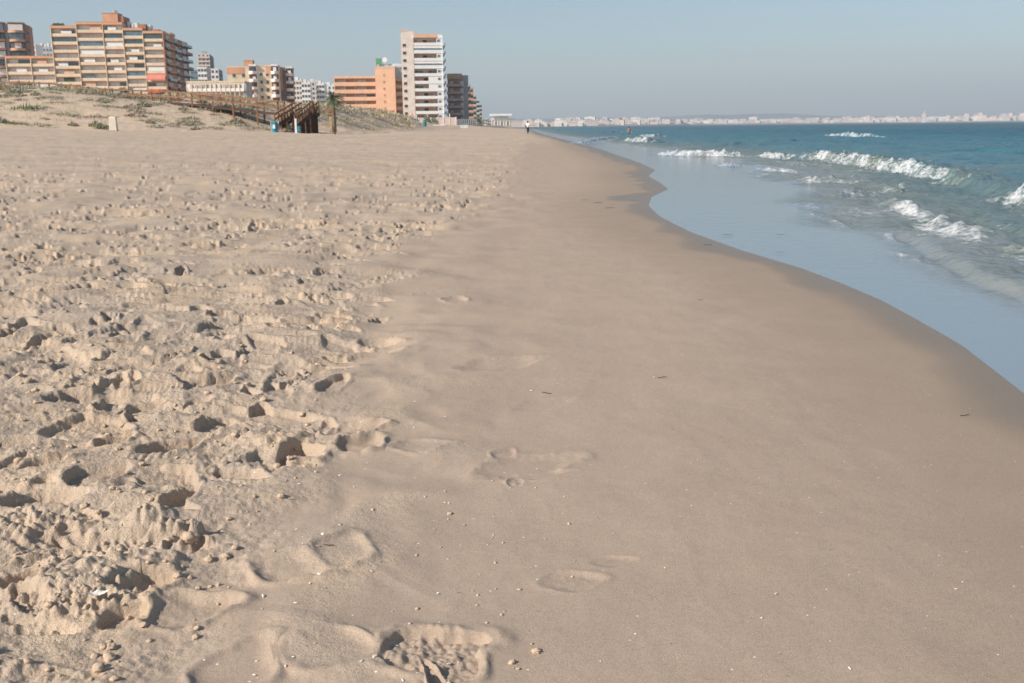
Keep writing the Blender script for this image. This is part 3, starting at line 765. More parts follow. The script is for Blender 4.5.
# ---------- 0: curved brown tower at the left edge
def curved_tower():
    rg = random.Random(8)
    f = Face(27, 470, R(19)); r = bld('curved_apartment_tower', 'brown brick tower of rounded balconies at the far left', 'apartment tower', f)
    h = 3.9
    z0 = f.z(20, 23)
    for (a, b, py, rr) in ((-8, 7.5, 23, 1.6), (11, 27, 23.5, 1.8)):
        zt = f.z(a, py); x0, x1 = f.t(a), f.t(b)
        balcony_bay(r, x0, x1, levels_from(zt, h, int(zt // h)), h, 'orange', 'dark', rg, 1.4, fill=('glass', 'tealg', 'grey'), roundr=rr, glazed=.5, wm='dark', fin=False)  # near-black recess walls: balcony shade put into the colour
        body(r, x0, x1, 1.7, 15, zt + .3, 'brick')
    x0, x1 = f.t(7.5), f.t(11); body(r, x0, x1, 2.2, 15, z0 - 1.0, 'grey')
    x0, x1 = f.t(27) + .01, f.t(32); body(r, x0, x1, 3.0, 16, f.z(30, 26), 'brick')
    windows(r, x0, x1, 3.0, levels_from(f.z(30, 26), h, 7), 1, 1.5, 1.5)
curved_tower()

def simple_block(name, label, cat, px0, px1, pytop, Y, th, depth, mt, h=3.0, n=4, ww=1.3, wh=1.4, wm='glass', group=None, bands=None, pz=None, sm=None, cap=True, maxl=12):
    f = Face(px0, Y, R(th)); r = bld(name, label, cat, f, group)
    x1 = f.t(px1); zt = f.z((px0 + px1) / 2, pytop)
    body(r, 0, x1, 0, depth, zt - .5, mt, cap=cap)
    lv = [z for z in levels_from(zt - .3, h, maxl) if z > .2]
    if bands:
        for z in lv:
            b = MB(); b.box(.1, x1 - .1, -1.0, -.002, z - .2, z, 1); b.box(.1, x1 - .1, -1.0, -.85, z + .002, z + 1, 0); b.build('balcony', [P[bands[0]], P[bands[1]]], r)
    windows(r, 0, x1, 0, [z + .8 for z in lv] if not bands else [z + .3 for z in lv], n, ww, wh if not bands else 2.0, wm)
    if sm:
        b = MB(); b.box(x1 + .002, x1 + .12, .2, depth - .2, 0, zt - .6, 0); b.build('side_wall', P[sm], r)  # right sides turned from the sun: shade painted on in a darker colour
        for z in lv:
            for k in range(3):
                y = depth * (k + .5) / 3; g = MB(); g.box(x1 + .1, x1 + .18, y - .8, y + .8, z + .6, z + 2.1, 0); g.build('window', P['glass'], r)
    return f, r, x1, zt
# ---------- small things between the first blocks
simple_block('house', 'white and blue house seen between the brown tower and the long block', 'house', 29, 37, 44, 620, 6, 12, 'white', n=2)
f, r, x1, zt = simple_block('house', 'grey blue terraced block with small white roof huts behind the low wing', 'house', 37, 53.5, 47, 640, 4, 14, 'grey', n=5, wm='tealg')
q = MB()
for k in range(5): q.box(x1 * (k / 5 + .02), x1 * (k / 5 + .11), 3, 6, zt, zt + 1.8 + (k % 2) * .8, 0)
q.build('roof_hut', P['white'], r)
f, r, x1, zt = simple_block('apartment_tower', 'pale far tower with a dark side behind the white houses', 'apartment tower', 197.5, 210, 53.5, 800, 12, 40, 'offw', n=3, bands=('offw', 'slab'), sm='navy')
q = MB(); q.box(x1 * .35, x1 * .75, 4, 9, zt - .5, zt + 2.2, 0); q.build('lift_house', P['grey'], r)
simple_block('house', 'white stepped house below the pale far tower', 'house', 197, 206, 67, 600, 8, 16, 'white', n=3, sm='grey')
simple_block('house', 'white block with its shaded side painted grey left of the orange brick building', 'house', 206, 218, 68.5, 620, 10, 22, 'white', n=3, sm='navy')
simple_block('house', 'small blue grey house beside the dark end of the long block', 'house', 189.5, 197, 70, 640, 6, 10, 'tealg', n=2)
f, r, x1, zt = simple_block('beach_hotel', 'low two storey cream building with long white balconies behind the dune', 'hotel', 186, 243, 81, 330, 3, 12, 'cream', n=14, bands=('blind', 'slab'), ww=2.2, wm='blind', sm='grey')
q = MB()
for k in range(12): q.box(x1 * k / 12 - .1, x1 * k / 12 + .12, -1.1, -.9, 0, zt, 0)
q.build('column', P['cream'], r)

# ---------- 3: the orange and cream building with white rounded balconies
def orange_building():
    rg = random.Random(3)
    f = Face(248, 400, R(10)); r = bld('apartment_building', 'orange and cream building with three columns of white rounded balconies', 'apartment building', f)
    h = 2.95
    def zz(py): return f.z(255, py)
    body(r, f.t(226), f.t(248), 1.5, 14, zz(67.5), 'cream')
    q = MB(); q.box(f.t(226) - .05, f.t(243), 1.35, 1.49, zz(73.5), zz(67), 0); q.build('wall_band', P['orange'], r)
    windows(r, f.t(228), f.t(247), 1.5, levels_from(zz(69), h, 8), 2, 1.1, 1.3)
    body(r, f.t(243), f.t(252), 3, 12, zz(60.5), 'orange')
    body(r, f.t(256) + .1, f.t(278.4), 1.5, 14, zz(66.2), 'cream')
    q = MB(); q.box(f.t(265), f.t(270), 1.35, 1.49, zz(73.5), zz(66), 0); q.build('wall_band', P['orange'], r)
    q = MB(); q.box(f.t(278.6) + .1, f.t(280.4), 9.2, 9.45, zz(90), zz(67), 0); q.build('wall_band', P['orange'], r)
    windows(r, f.t(257), f.t(269.5), 1.5, levels_from(zz(68), h, 8), 2, 1.0, 1.3)
    body(r, f.t(278.6), f.t(291.5), 9.5, 20, zz(67), 'purple')  # set-back part darkened: shade of the recess put into the colour
    for (a, b, py, y0) in ((248, 255.8, 66, 0), (270.2, 277.6, 66, 0), (284, 291.5, 67, 8)):
        n = 9; lv = levels_from(zz(py), h, n)
        balcony_bay(r, f.t(a), f.t(b), [z for z in lv if z > .2], h, 'white', 'brick', rg, 1.4, fill=('glass', 'dark', 'dark'), y0=y0, roundr=1.3, glazed=0, wm='brick', fin=False)
        c = MB(); c.box(f.t(a) + .05, f.t(b) - .05, y0 + .2, y0 + 1.8, zz(py), zz(py) + .7, 0); c.build('roof', P['bwhite'], r)
orange_building()
# ---------- 4: white houses
for k, (a, b, py, Y, mt, lab) in enumerate((
    (291.5, 301, 80, 640, 'offw', 'cream house immediately right of the orange and cream building'),
    (300, 309, 82.5, 600, 'white', 'white house with a wide blue window above the boardwalk stairs'),
    (307, 317, 81.5, 700, 'offw', 'off-white house rising behind the two white ones above the stairs'),
    (315, 323, 83.5, 610, 'white', 'narrow white house left of the palm tree'),
    (322, 334.5, 85, 660, 'white', 'wide white house between the palm tree and the peach hotel'))):
    f, r, x1, zt = simple_block('house', lab, 'house', a, b, py, Y, 4 + 3 * (k % 3), 14, mt, n=3, group=None, maxl=7)
    q = MB(); q.box(x1 * .2, x1 * .55, 3, 8, zt, zt + 1.9, 0); q.box(x1 * .7, x1 * .85, 3, 6, zt, zt + 1.1, 0); q.build('roof_hut', P['white'], r)
    q = MB(); q.box(x1 * .15, x1 * .85, -1.2, -.01, 5.2, 5.4, 0); q.box(x1 * .15, x1 * .85, -1.2, -1.1, 5.4, 6.3, 0); q.build('balcony', P['white'], r)

# ---------- 5: peach hotel
def peach_hotel():
    rg = random.Random(4)
    f = Face(374.5, 420, R(4)); r = bld('hotel', 'peach hotel with long balcony wings and a green sign on its roof', 'hotel', f)
    h = 2.93
    for (a, b, py) in ((333.5, 374.3, 76), (394.9, 404, 78.5)):
        x0, x1 = f.t(a), f.t(b); zt = f.z((a + b) / 2, py)
        lv = [z for z in levels_from(zt - .9, h, 6) if z > .2]
        back = MB(); back.box(x0, x1, 2.9, 14, 0, zt - .5, 0); back.build('wall', P['peachw'], r)
        q = MB(); q.box(x0 - .3, x1, 1.0, 14, zt - .9, zt, 0); q.build('cornice', P['peachw'], r)
        q = MB(); q.box(x0 - .3, x0, 1.0, 14, 0, zt - .9, 0); q.build('side_wall', P['peachw'], r)
        nb = max(2, int((x1 - x0) / 3.6))
        for z in lv:
            q = MB(); q.box(x0, x1 - .01, 1.0, 2.9, z - .22, z, 1); q.box(x0, x1 - .01, 1.0, 1.15, z + .002, z + 1.45, 0); q.build('balcony', [P['peachw'], P['slab']], r)
            g = MB()
            for i in range(nb):
                xa = x0 + (x1 - x0) * i / nb; g.box(xa + .4, xa + (x1 - x0) / nb - .4, 2.8, 2.88, z + .05, z + 2.3, i % 2 if rg.random() < .88 else 2)
            g.box(x0 + .4, x1 - .4, 2.78, 2.89, z + .01, z + .049, 0); g.build('window', [P['blind'], P['peachw'], P['glass']], r)
            g = MB()
            for i in range(1, nb): xa = x0 + (x1 - x0) * i / nb; g.box(xa - .07, xa + .07, 1.2, 2.85, z, z + h - .22, 0)
            g.build('partition', P['peachw'], r)
    x0, x1 = f.t(374.7), f.t(394.7); zt = f.z(385, 66.8)
    body(r, x0, x1, -1.0, 14, zt - .5, 'peachw')
    windows(r, f.t(382), f.t(385.2), -1.0, [f.z(383, 76.5) - k * 2.62 for k in range(6)], 1, .8, .8, 'slab')
    q = MB(); q.box(x1 - .1, f.t(404), 4, 12, f.z(399, 80), f.z(399, 65), 0); q.build('roof_terrace', P['bwhite'], r)
    q = MB(); q.box(f.t(377.5), f.t(402), 3, 3.2, f.z(390, 65.6), f.z(390, 63.4), 0)
    for k in range(13): xx = f.t(378 + 1.9 * k); q.box(xx - .1, xx + .1, 2.9, 3.1, f.z(390, 67.4), f.z(390, 64), 0)
    q.build('roof_railing', P['bwhite'], r)
    s = MB(); s.box(f.t(375.5), f.t(381.5), 2.0, 2.3, f.z(380, 64), f.z(380, 58), 0); s.box(f.t(376), f.t(376.6), 2.05, 2.25, f.z(380, 67), f.z(380, 64), 0); s.box(f.t(380.4), f.t(381), 2.05, 2.25, f.z(380, 67), f.z(380, 64), 0); s.build('roof_sign', P['green'], r)
    e = MB(); xa, za = f.at(384.5, 59.5)
    k = 18; pts = [(xa + 1.0 * math.cos(2 * math.pi * i / k), za + 1.0 * math.sin(2 * math.pi * i / k)) for i in range(k)]
    n = len(e.v); e.v += [(p[0], 1.9, p[1]) for p in pts] + [(p[0], 2.2, p[1]) for p in pts]
    e.f.append(tuple(range(k))); e.m.append(0); e.f.append(tuple(range(2 * k - 1, k - 1, -1))); e.m.append(0)
    for i in range(k): e.f.append((i, i + k, (i + 1) % k + k, (i + 1) % k)); e.m.append(0)
    e.box(xa - .08, xa + .08, 2.0, 2.1, za - 3.4, za - 1, 0)
    e.build('sign_disc', P['bwhite'], r)
peach_hotel()

# ---------- 6: white tower
def white_tower():
    rg = random.Random(9)
    f = Face(414, 400, R(6)); r = bld('apartment_tower', 'tall white tower with peach top and glazed balconies, the highest building on the beach', 'apartment tower', f)
    h = 2.86
    xa = f.t(401.6); zt = f.z(405, 29.8)
    q = MB(); q.box(xa, 0, .6, 16, 0, f.z(407, 31), 0); q.build('wall', P['offw'], r)
    q = MB(); q.box(xa - .1, -1.9, .5, 9, f.z(407, 30.98), zt, 0); q.build('stair_head', P['peachw'], r)
    q = MB(); q.bar((xa + 2, 3, zt), (xa + 2, 3, zt + 2.5), .12); q.bar((xa + 4.5, 3, zt), (xa + 4.5, 3, zt + 2.8), .12); q.bar((xa + 3.8, 3, zt + 2.2), (xa + 5.3, 3, zt + 2.2), .1); q.build('antenna', P['metal'], r)
    windows(r, f.t(403.2), f.t(406.5), .6, [f.z(404.7, 46.5) - k * h for k in range(11)], 1, 1.25, 1.0, 'dark')
    x1 = f.t(442.5); ztm = f.z(428, 33.8); N = 12
    q = MB(); q.box(0, x1, 2.2, 16, 0, ztm - .8, 0); q.build('wall', P['white'], r)
    q = MB(); q.box(0, x1 * .86, -.1, 4, ztm - 1.4, ztm, 0); q.build('cornice', P['peachw'], r)
    q = MB(); q.box(x1 * .86, x1, -.12, 6, ztm - 1.6, ztm - .3, 0); q.build('cornice_end', P['white'], r)
    # floors: g = glazed front, o = open balcony
    kinds = ['o', 'g', 'o', 'g', 'h', 'o2', 'h2', 'o', 'o', 'o', 'b']
    zs = [ztm - 1.5 - h * (k + 1) for k in range(len(kinds) + 1)]
    tx = x1 * .80
    for z, k in zip(zs, kinds):
        if z < 0: continue
        q = MB(); q.box(.1, x1, -.02, 2.2, z - .2, z, 1)
        q.box(.1 if k[0] != 'b' else 1, x1, -.02, .12, z + .002, z + 1.1, 0); q.build('balcony', [P['bwhite'], P['slab']], r)
        g = MB()
        if k[0] == 'g': g.box(.12, x1 - .02, .0, .1, z + 1.102, z + h - .2, 0); g.build('window', [P['white']], r); 
        g = MB()
        if k[0] == 'g':
            for i in range(7): xx = x1 * (i + .5) / 7; g.box(xx - .8, xx + .8, -.03, -.005, z + 1.25, z + 1.9, 0)
            g.build('window', P['tealg'], r)
        else:
            for i in range(5): xx = tx * (i + .5) / 5; g.box(xx - .8, xx + .8, 2.1, 2.18, z + .05, z + 2.2, i % 3)
            g.build('window', [P['peachw'], P['offw'], P['dark']] if k[0] == 'o' else [P['glass'], P['tealg'], P['offw']], r)
            g = MB(); g.box(tx, x1 - .02, .0, .1, z + 1.102, z + h - .2, 0); g.box(tx + .3, tx + 1.4, -.03, -.004, z + 1.3, z + 2.3, 1); g.box(tx + 1.8, x1 - .5, -.03, -.004, z + 1.3, z + 2.3, 1); g.build('window', [P['bwhite'], P['tealg']], r)
            if k.endswith('2') :
                g = MB(); g.box(tx * .62, tx, .0, .1, z + 1.102, z + h - .2, 0); g.build('window', P['bwhite'], r)
    q = MB(); q.box(x1 + .002, x1 + .2, -.3, 16, 0, ztm - .7, 0); q.build('side_wall', P['bwhite'], r)
    # side facing the sea
    for k in range(11):
        z = zs[k]
        if z < 0: continue
        for (ya, yb) in ((1, 7), (9, 15), (18, 25), (28, 38)):
            q = MB(); q.box(x1 + .2, x1 + 1.3, ya, yb, z - .2, z, 0); q.box(x1 + 1.2, x1 + 1.3, ya, yb, z, z + 1, 1); q.build('balcony', [P['white'], P['tealg']], r)
            q = MB(); q.box(x1 + .2, x1 + .26, ya + .6, yb - .6, z + .1, z + 2.2, 0); q.build('window', P['tealg'], r)
    q = MB(); q.box(x1 - 10, x1 + .18, 16.01, 40, 0, f.z(446, 42), 0); q.build('wall', P['tealg'], r)
    q = MB()
    for k in range(4): q.box(.2 + k * 4.3, .6 + k * 4.3, 0, .4, 0, zs[9], 0)
    q.build('column', P['offw'], r)
white_tower()
# ---------- 7
def maroon_building():
    rg = random.Random(14)
    f = Face(461.5, 430, R(3)); r = bld('apartment_building', 'maroon balconied building with a peach top just right of the white tower', 'apartment building', f)
    h = 2.95; x0 = f.t(447); x1 = 0.0; zt = f.z(455, 73.6)
    body(r, x0, x1, 1.8, 13, zt - .4, 'maroon')
    q = MB(); q.box(x0 - .2, x1 - .4, 1.0, 1.78, zt - 2.1, zt - .1, 0); q.build('wall_band', P['peachw'], r)
    lv = [z for z in levels_from(zt - 2.3, h, 6) if z > .2]
    for i, z in enumerate(lv):
        m = 'peachw' if i == len(lv) - 1 else 'mauve'
        q = MB(); q.box(x0 - .4, x1 + .1, 0, 1.78, z - .2, z, 1); q.box(x0 - .4, x1 + .1, 0, .14, z + .002, z + 1.1, 0); q.build('balcony', [P[m], P['dark']], r)
        g = MB(); [g.box(x0 + 1 + k * 2.2, x0 + 2.3 + k * 2.2, 1.7, 1.77, z + .1, z + 2.2, k % 2) for k in range(3)]; g.build('window', [P['blind'], P['glass']], r)
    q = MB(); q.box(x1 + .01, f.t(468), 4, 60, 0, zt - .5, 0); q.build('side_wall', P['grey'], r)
    for z in lv:
        q = MB(); q.box(f.t(468) - .01, f.t(468) + .8, 5, 30, z - .2, z, 0); q.box(f.t(468) + .7, f.t(468) + .8, 5, 30, z, z + 1, 0); q.build('balcony', P['purple'], r)
maroon_building()
for (a, b, py, Y, th, mt, lab, n, bands, sm) in (
    (466, 472.5, 87.5, 520, 15, 'peachw', 'narrow peach building in the row beyond the maroon one', 2, ('peachw', 'slab'), 'brick'),
    (471, 475.5, 95, 600, 18, 'offw', 'slim cream building with teal windows in the receding row', 2, ('offw', 'slab'), 'grey'),
    (474.5, 478.5, 99.5, 680, 20, 'white', 'slim white building in the receding row', 2, ('white', 'grey'), 'grey'),
    (478, 481, 104, 760, 20, 'offw', 'last and lowest building of the receding row', 2, ('offw', 'grey'), 'grey'),
    (481.5, 486.5, 118.5, 1000, 8, 'white', 'small white house left of the long white pavilion', 2, None, None),
    (486, 490.5, 119.5, 1050, 8, 'offw', 'tiny cream house touching the white pavilion', 2, None, None)):
    simple_block('apartment_building' if py < 110 else 'house', lab, 'apartment building' if py < 110 else 'house', a, b, py, Y, th, 30 if py < 110 else 8, mt, n=n, bands=bands, sm=sm, maxl=11)
# ---------- 9: white pavilion
def pavilion():
    f = Face(491, 1150, R(3), 1.0); r = bld('beach_pavilion', 'long white pavilion with a floating flat roof at the end of the beach', 'pavilion', f)
    x1 = f.t(515); z = f.z(500, 117)
    q = MB(); q.box(0, x1, 5, 30, 0, z - 1.5, 0); q.build('wall', P['white'], r)
    q = MB(); q.box(-1.4, f.t(511.5), 0, 30, f.z(500, 115.8), f.z(500, 113.8), 0); q.box(2, f.t(508), 5.5, 25, z - 1.5, f.z(500, 115.8), 0); q.build('roof', P['bwhite'], r)
    q = MB(); q.box(-.6, x1, 3.4, 5, z - 2.6, z - 1.5, 0); q.build('canopy', P['white'], r)
    for k in range(9):
        q = MB(); xx = x1 * k / 8; q.box(xx - .4, xx + .4, 3.8, 4.5, 0, z - 2.6, 0); q.build('column', P['white'], r)
    for k in range(8):
        q = MB(); xx = x1 * (k + .5) / 8; q.box(xx - .9, xx + .9, 4.86, 4.99, .2, z - 5, 0); q.build('window', P['tealg' if k % 2 else 'offw'], r)
pavilion()

# ---------- the town across the bay
def facade_mat(name, col):
    m, t, b = newmat(name); b.inputs['Roughness'].default_value = .85
    tc = t.nodes.new('ShaderNodeTexCoord'); oi = t.nodes.new('ShaderNodeObjectInfo')
    br = t.nodes.new('ShaderNodeTexBrick'); br.offset = 0; br.inputs['Scale'].default_value = 1.0
    mp = t.nodes.new('ShaderNodeMapping'); mp.inputs['Rotation'].default_value = (R(90), 0, 0)
    t.links.new(tc.outputs['Object'], mp.inputs['Vector']); t.links.new(mp.outputs[0], br.inputs['Vector'])
    br.inputs['Color1'].default_value = (.18, .19, .21, 1); br.inputs['Color2'].default_value = (.28, .26, .25, 1)
    mixr = t.nodes.new('ShaderNodeValToRGB'); e = mixr.color_ramp.elements
    e[0].color = (*col, 1); e[1].color = (min(1, col[0] * 1.05), col[1] * .93, col[2] * .90, 1)
    t.links.new(oi.outputs['Random'], mixr.inputs[0]); t.links.new(mixr.outputs[0], br.inputs['Mortar'])
    br.inputs['Brick Width'].default_value = 3.4; br.inputs['Row Height'].default_value = 3.0; br.inputs['Mortar Size'].default_value = .75; br.inputs['Mortar Smooth'].default_value = 0
    t.links.new(br.outputs['Color'], b.inputs['Base Color']); return m
FM = [facade_mat('far white facade', (.80, .75, .70)), facade_mat('far pink facade', (.76, .64, .57)), facade_mat('far grey facade', (.58, .55, .53))]
def far_town():
    rg = random.Random(21); protos = []
    for k in range(12):
        q = MB(); w_ = rg.uniform(14, 30); h_ = rg.uniform(12, 30); d_ = rg.uniform(12, 18)
        q.box(-w_ / 2, w_ / 2, 0, d_, -14, h_, 0)
        if k % 3 == 0: q.box(-w_ / 2 + 1, w_ * .1, -4, -.01, -14, h_ * .6, 0)
        q.box(-w_ * .2, w_ * .15, 3, 8, h_, h_ + 3, 0)
        if k % 2: q.box(w_ * .2, w_ * .4, 2, 6, h_, h_ + 1.8, 0)
        q.box(-w_ / 2 - .3, w_ / 2 + .3, -.3, d_ + .3, h_ - .01, h_ + .9, 0)
        protos.append(q.mesh('far_building', FM[k % 3]))
    cnt = 0
    px = 556.0
    while px < 1075 and cnt < 290:
        for row in range(2):
            if row == 1 and rg.random() < .2: continue
            pxx = px + rg.uniform(-1.0, 1.5) + row * 1.3
            Y = fshore(pxx) + 60 + row * 200 + rg.uniform(0, 70); x = at(pxx, 127, Y).x
            o = link(bpy.data.objects.new('far_building', protos[rg.randrange(12)]))
            base = 4 + row * 9; o.location = (x, Y, base)
            hf = np.interp(pxx, [556, 640, 720, 800, 900, 1000, 1075], [.38, .46, .52, .58, .66, .8, .85]) * (1.0 if row == 0 else 1.15) * rg.choice((.75, .85, .9, 1, 1, 1.1))
            o.scale = (1.05, 1, hf); o.rotation_euler = (0, 0, -math.atan2(x, Y) + rg.uniform(-.25, .25))
            tag(o, 'small pale building in the white town lining the far side of the bay', 'building', 'pale buildings across the bay'); cnt += 1
        px += 3.3
    # a few that stand out
    f, r, x1, zt = simple_block('far_hotel', 'long blue grey block standing above the town behind the swimmer', 'building', 607, 623, 118, 3300, 0, 20, 'navy', h=3.5, n=8, ww=4, wh=1.6, maxl=4)
    f, r, x1, zt = simple_block('far_tower', 'slender pink tower rising from the far town near the sailing boat', 'tower', 928.2, 929.6, 110, 4600, 0, 9, 'pinkw', n=1, maxl=10)
    # nearer houses at the bend of the beach, px 515-600
    for k in range(34):
        pxx = 517 + k * 2.4 + rg.uniform(-.5, .5); Y = np.interp(pxx, [515, 600], [1000, 2100]) * rg.uniform(.95, 1.1); x = at(pxx, 127, Y).x
        x = min(x, float(np.interp(Y, SY, SX)) + 5000)
        o = link(bpy.data.objects.new('far_house', protos[rg.randrange(12)])); o.location = (x, Y, 2.0); s_ = rg.uniform(.28, .5) * (1 + k / 60)
        o.scale = (s_, s_, s_ * .55); tag(o, 'small white house on the hazy shore where the beach bends towards the town', 'house', 'small houses where the beach bends')
far_town()
# land that carries the houses at the bend
q = MB(); pts = []
A = [at(px, 127, Y) for px, Y in ((486, 800), (525, 930), (548, 1150), (575, 1600), (605, 2050), (640, 2500))]
B = [at(px, 127, Y) for px, Y in ((486, 3200), (560, 3300), (600, 3350), (620, 3500), (640, 3600), (700, 4000))]
for k in range(5):
    q.quad([(A[k].x, A[k].y, .3), (A[k+1].x, A[k+1].y, .3), (B[k+1].x, B[k+1].y, 2.5), (B[k].x, B[k].y, 2.5)])
    q.quad([(A[k].x, A[k].y, -3), (A[k+1].x, A[k+1].y, -3), (A[k+1].x, A[k+1].y, .3), (A[k].x, A[k].y, .3)])
tag(q.build('bay_land', M_land), kind='structure')
# ------------------------------------------------------------------ boardwalk on the dune, stairs, bin, post, palm
def P3(px, py, Y):
    v = at(px, py, Y); return v
def boardwalk():
    # surveyed feet of the railing posts: px, py of the deck, distance
    run = [(-60,92,112),(-35,92,111),(-12,92,110),(3,92,109),(20,91.5,108),(40,93,107),(62,94.5,106),(80,97,105),(97,98.5,104),(113,99.5,103),(133,100.5,102),(152,101,101),(170,102,100),(192,103.5,99),(213,106,98),(233,108,97),(257,111,96),(278,113,95)]
    pts = [P3(*p) for p in run]
    o = pts[3].copy(); r = empty('boardwalk', o)
    tag(r, 'long wooden boardwalk with post and rail fence running along the dune top', 'boardwalk')
    L_ = [p - o for p in pts]
    off = Vector((0.25, 1.7, 0))
    d = MB()
    for a, b in zip(L_[:-1], L_[1:]):
        n = len(d.v)
        for p in (a, b):
            for w_ in (Vector((0, 0, 0)), off):
                d.v.append(tuple(p + w_ + Vector((0, 0, -.02)))); d.v.append(tuple(p + w_ + Vector((0, 0, -.22))))
        for f in ((0,4,6,2),(1,3,7,5),(0,1,5,4),(2,6,7,3)): d.f.append(tuple(n + i for i in f)); d.m.append(0)
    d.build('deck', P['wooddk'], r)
    for side, w_ in ((0, Vector((0, 0, 0))), (1, off)):
        for hgt in (0.98, 0.5):
            q = MB()
            for a, b in zip(L_[:-1], L_[1:]): q.bar(a + w_ + Vector((0, -.08, hgt)), b + w_ + Vector((0, -.08, hgt)), .07, .14)
            q.build('rail', P['wood'], r)
        for k, a in enumerate(L_):
            q = MB(); gz = sandz(a.x + o.x, a.y + o.y) - o.z - .5
            p = a + w_
            q.box(p.x - .07, p.x + .07, p.y - .04, p.y + .1, min(gz, p.z - .6), p.z + 1.12, 0); q.build('post', P['wood'], r)
boardwalk()
def stair(name, label, pa, pb, width, support):
    a = P3(*pa); b = P3(*pb); o = Vector((a.x, a.y, a.z)); r = empty(name, o)
    tag(r, label, 'stairs', 'wooden stairs down to the beach')
    d = b - a; n = 12; side = Vector((0.3, width, 0))
    for s in (0, 1):
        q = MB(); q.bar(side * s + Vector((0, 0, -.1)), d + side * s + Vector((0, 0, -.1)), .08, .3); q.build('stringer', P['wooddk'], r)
        for hgt in (1.0, .55):
            q = MB(); q.bar(side * s + Vector((0, -.05, hgt)), d + side * s + Vector((0, -.05, hgt)), .08, .13); q.build('rail', P['wood'], r)
        for k in range(8):
            p = d * (k / 7) + side * s; q = MB(); gz = sandz(o.x + p.x, o.y + p.y) - o.z - .3
            q.box(p.x - .06, p.x + .06, p.y - .0, p.y + .1, min(p.z - .2, gz) if k % 2 == 0 else p.z - .2, p.z + 1.1, 0); q.build('post', P['woodl'] if k % 3 else P['wood'], r)
    for k in range(n):
        p = d * ((k + .5) / n); q = MB(); q.box(p.x - abs(d.x) / n * .6, p.x + abs(d.x) / n * .6, p.y + .05, p.y + width - .05, p.z, p.z + .05, 0); q.build('step', P['woodl'], r)
    if support:
        c = P3(*support); q = MB(); e = c - a
        for k in range(15):
            t = k / 14
            if t < .18: continue
            x = d.x * t; z = d.z * t - .2; y = d.y * t + .15
            gz = sandz(o.x + x, o.y + y) - o.z - .2
            q.box(x - .09, x + .09, y, y + .06, gz, z, 0)
        q.build('shade_skirt', P['wooddk'], r)  # dark planks filling the flight's underside carry its shade in their colour
        # short flight down the far side
        for hgt in (1.0, .5):
            q = MB(); q.bar(d + Vector((.05, 0, hgt)), e + Vector((0, .4, hgt)), .08, .14); q.build('rail', P['wood'], r)
        for k in range(5):
            p = d + (e - d) * (k / 4); q = MB(); gz = sandz(o.x + p.x, o.y + p.y) - o.z - .2
            q.box(p.x - .07, p.x + .07, p.y + .1, p.y + .24, min(gz, p.z - .1), p.z + 1.1, 0); q.build('post', P['wooddk'], r)
        q = MB(); gz = -0.4
        k0 = d; n_ = len(q.v)
        q.v += [tuple(d + Vector((.1, .3, -.15))), tuple(e + Vector((.0, .3, -.15))), (e.x, e.y + .3, gz), (d.x + .1, d.y + .3, gz), tuple(d + Vector((.1, .4, -.15))), tuple(e + Vector((.0, .4, -.15))), (e.x, e.y + .4, gz), (d.x + .1, d.y + .4, gz)]
        for f in ((0,3,2,1),(4,5,6,7),(0,1,5,4),(1,2,6,5),(2,3,7,6),(3,0,4,7)): q.f.append(tuple(n_ + i for i in f)); q.m.append(0)
        q.build('side_shade_skirt', P['wooddk'], r)  # dark sheet under the short flight, shade put into its wood colour
stair('stairs', 'upper wooden flight of steps with plank railing behind the blue bin', (275,125.5,94), (295,113.5,96), 1.6, None)
stair('stairs', 'lower wooden flight with plank underside darkened for shade next to the white post', (295,127,93), (312.5,112.5,94), 1.6, (317,127.5,94.5))

def bin_():
    p = gnd(275, 128.6, 1.2); p = at(275, 128.6, 91); z = sandz(p.x, p.y)
    r = empty('litter_bin', (p.x, p.y, z - .02)); tag(r, 'blue plastic litter bin with a white lid on the sand before the stairs', 'bin')
    q = MB(); q.cone(0, 0, 0, .72, .24, .30, 16); q.build('bin_body', P['blue'], r)
    q = MB(); q.cone(0, 0, .722, .78, .33, .33, 16); q.build('rim', P['blue'], r)
    q = MB(); q.cone(0, 0, .782, .98, .26, .10, 14); q.build('lid', P['teal'], r)
    q = MB(); q.box(-.12, .1, -.36, -.28, .35, .70, 0); q.build('notice', P['bwhite'], r)
    q = MB(); q.bar((-.34, 0, 0), (-.34, 0, 1.05), .06); q.bar((.34, 0, 0), (.34, 0, 1.05), .06); q.bar((-.34, 0, .75), (.34, 0, .75), .05); q.build('stand', P['metal'], r)
bin_()
def sign_post():
    p = at(296, 128.3, 91.5); z = sandz(p.x, p.y)
    r = empty('shower_post', (p.x, p.y, z - .05)); tag(r, 'white post with a round foot and small blue box before the dark stairs', 'post')
    q = MB(); q.bar((0, 0, 0), (0, 0, 1.35), .16); q.build('column', P['bwhite'], r)
    q = MB(); q.cone(0.05, 0, 0, .12, .38, .34, 14); q.build('foot', P['bwhite'], r)
    q = MB(); q.box(.12, .34, -.1, .12, .25, .72, 0); q.build('box', P['blue'], r)
    q = MB(); q.bar((-.12, 0, 1.36), (.12, 0, 1.36), .05); q.build('shower_head', P['metal'], r)
sign_post()
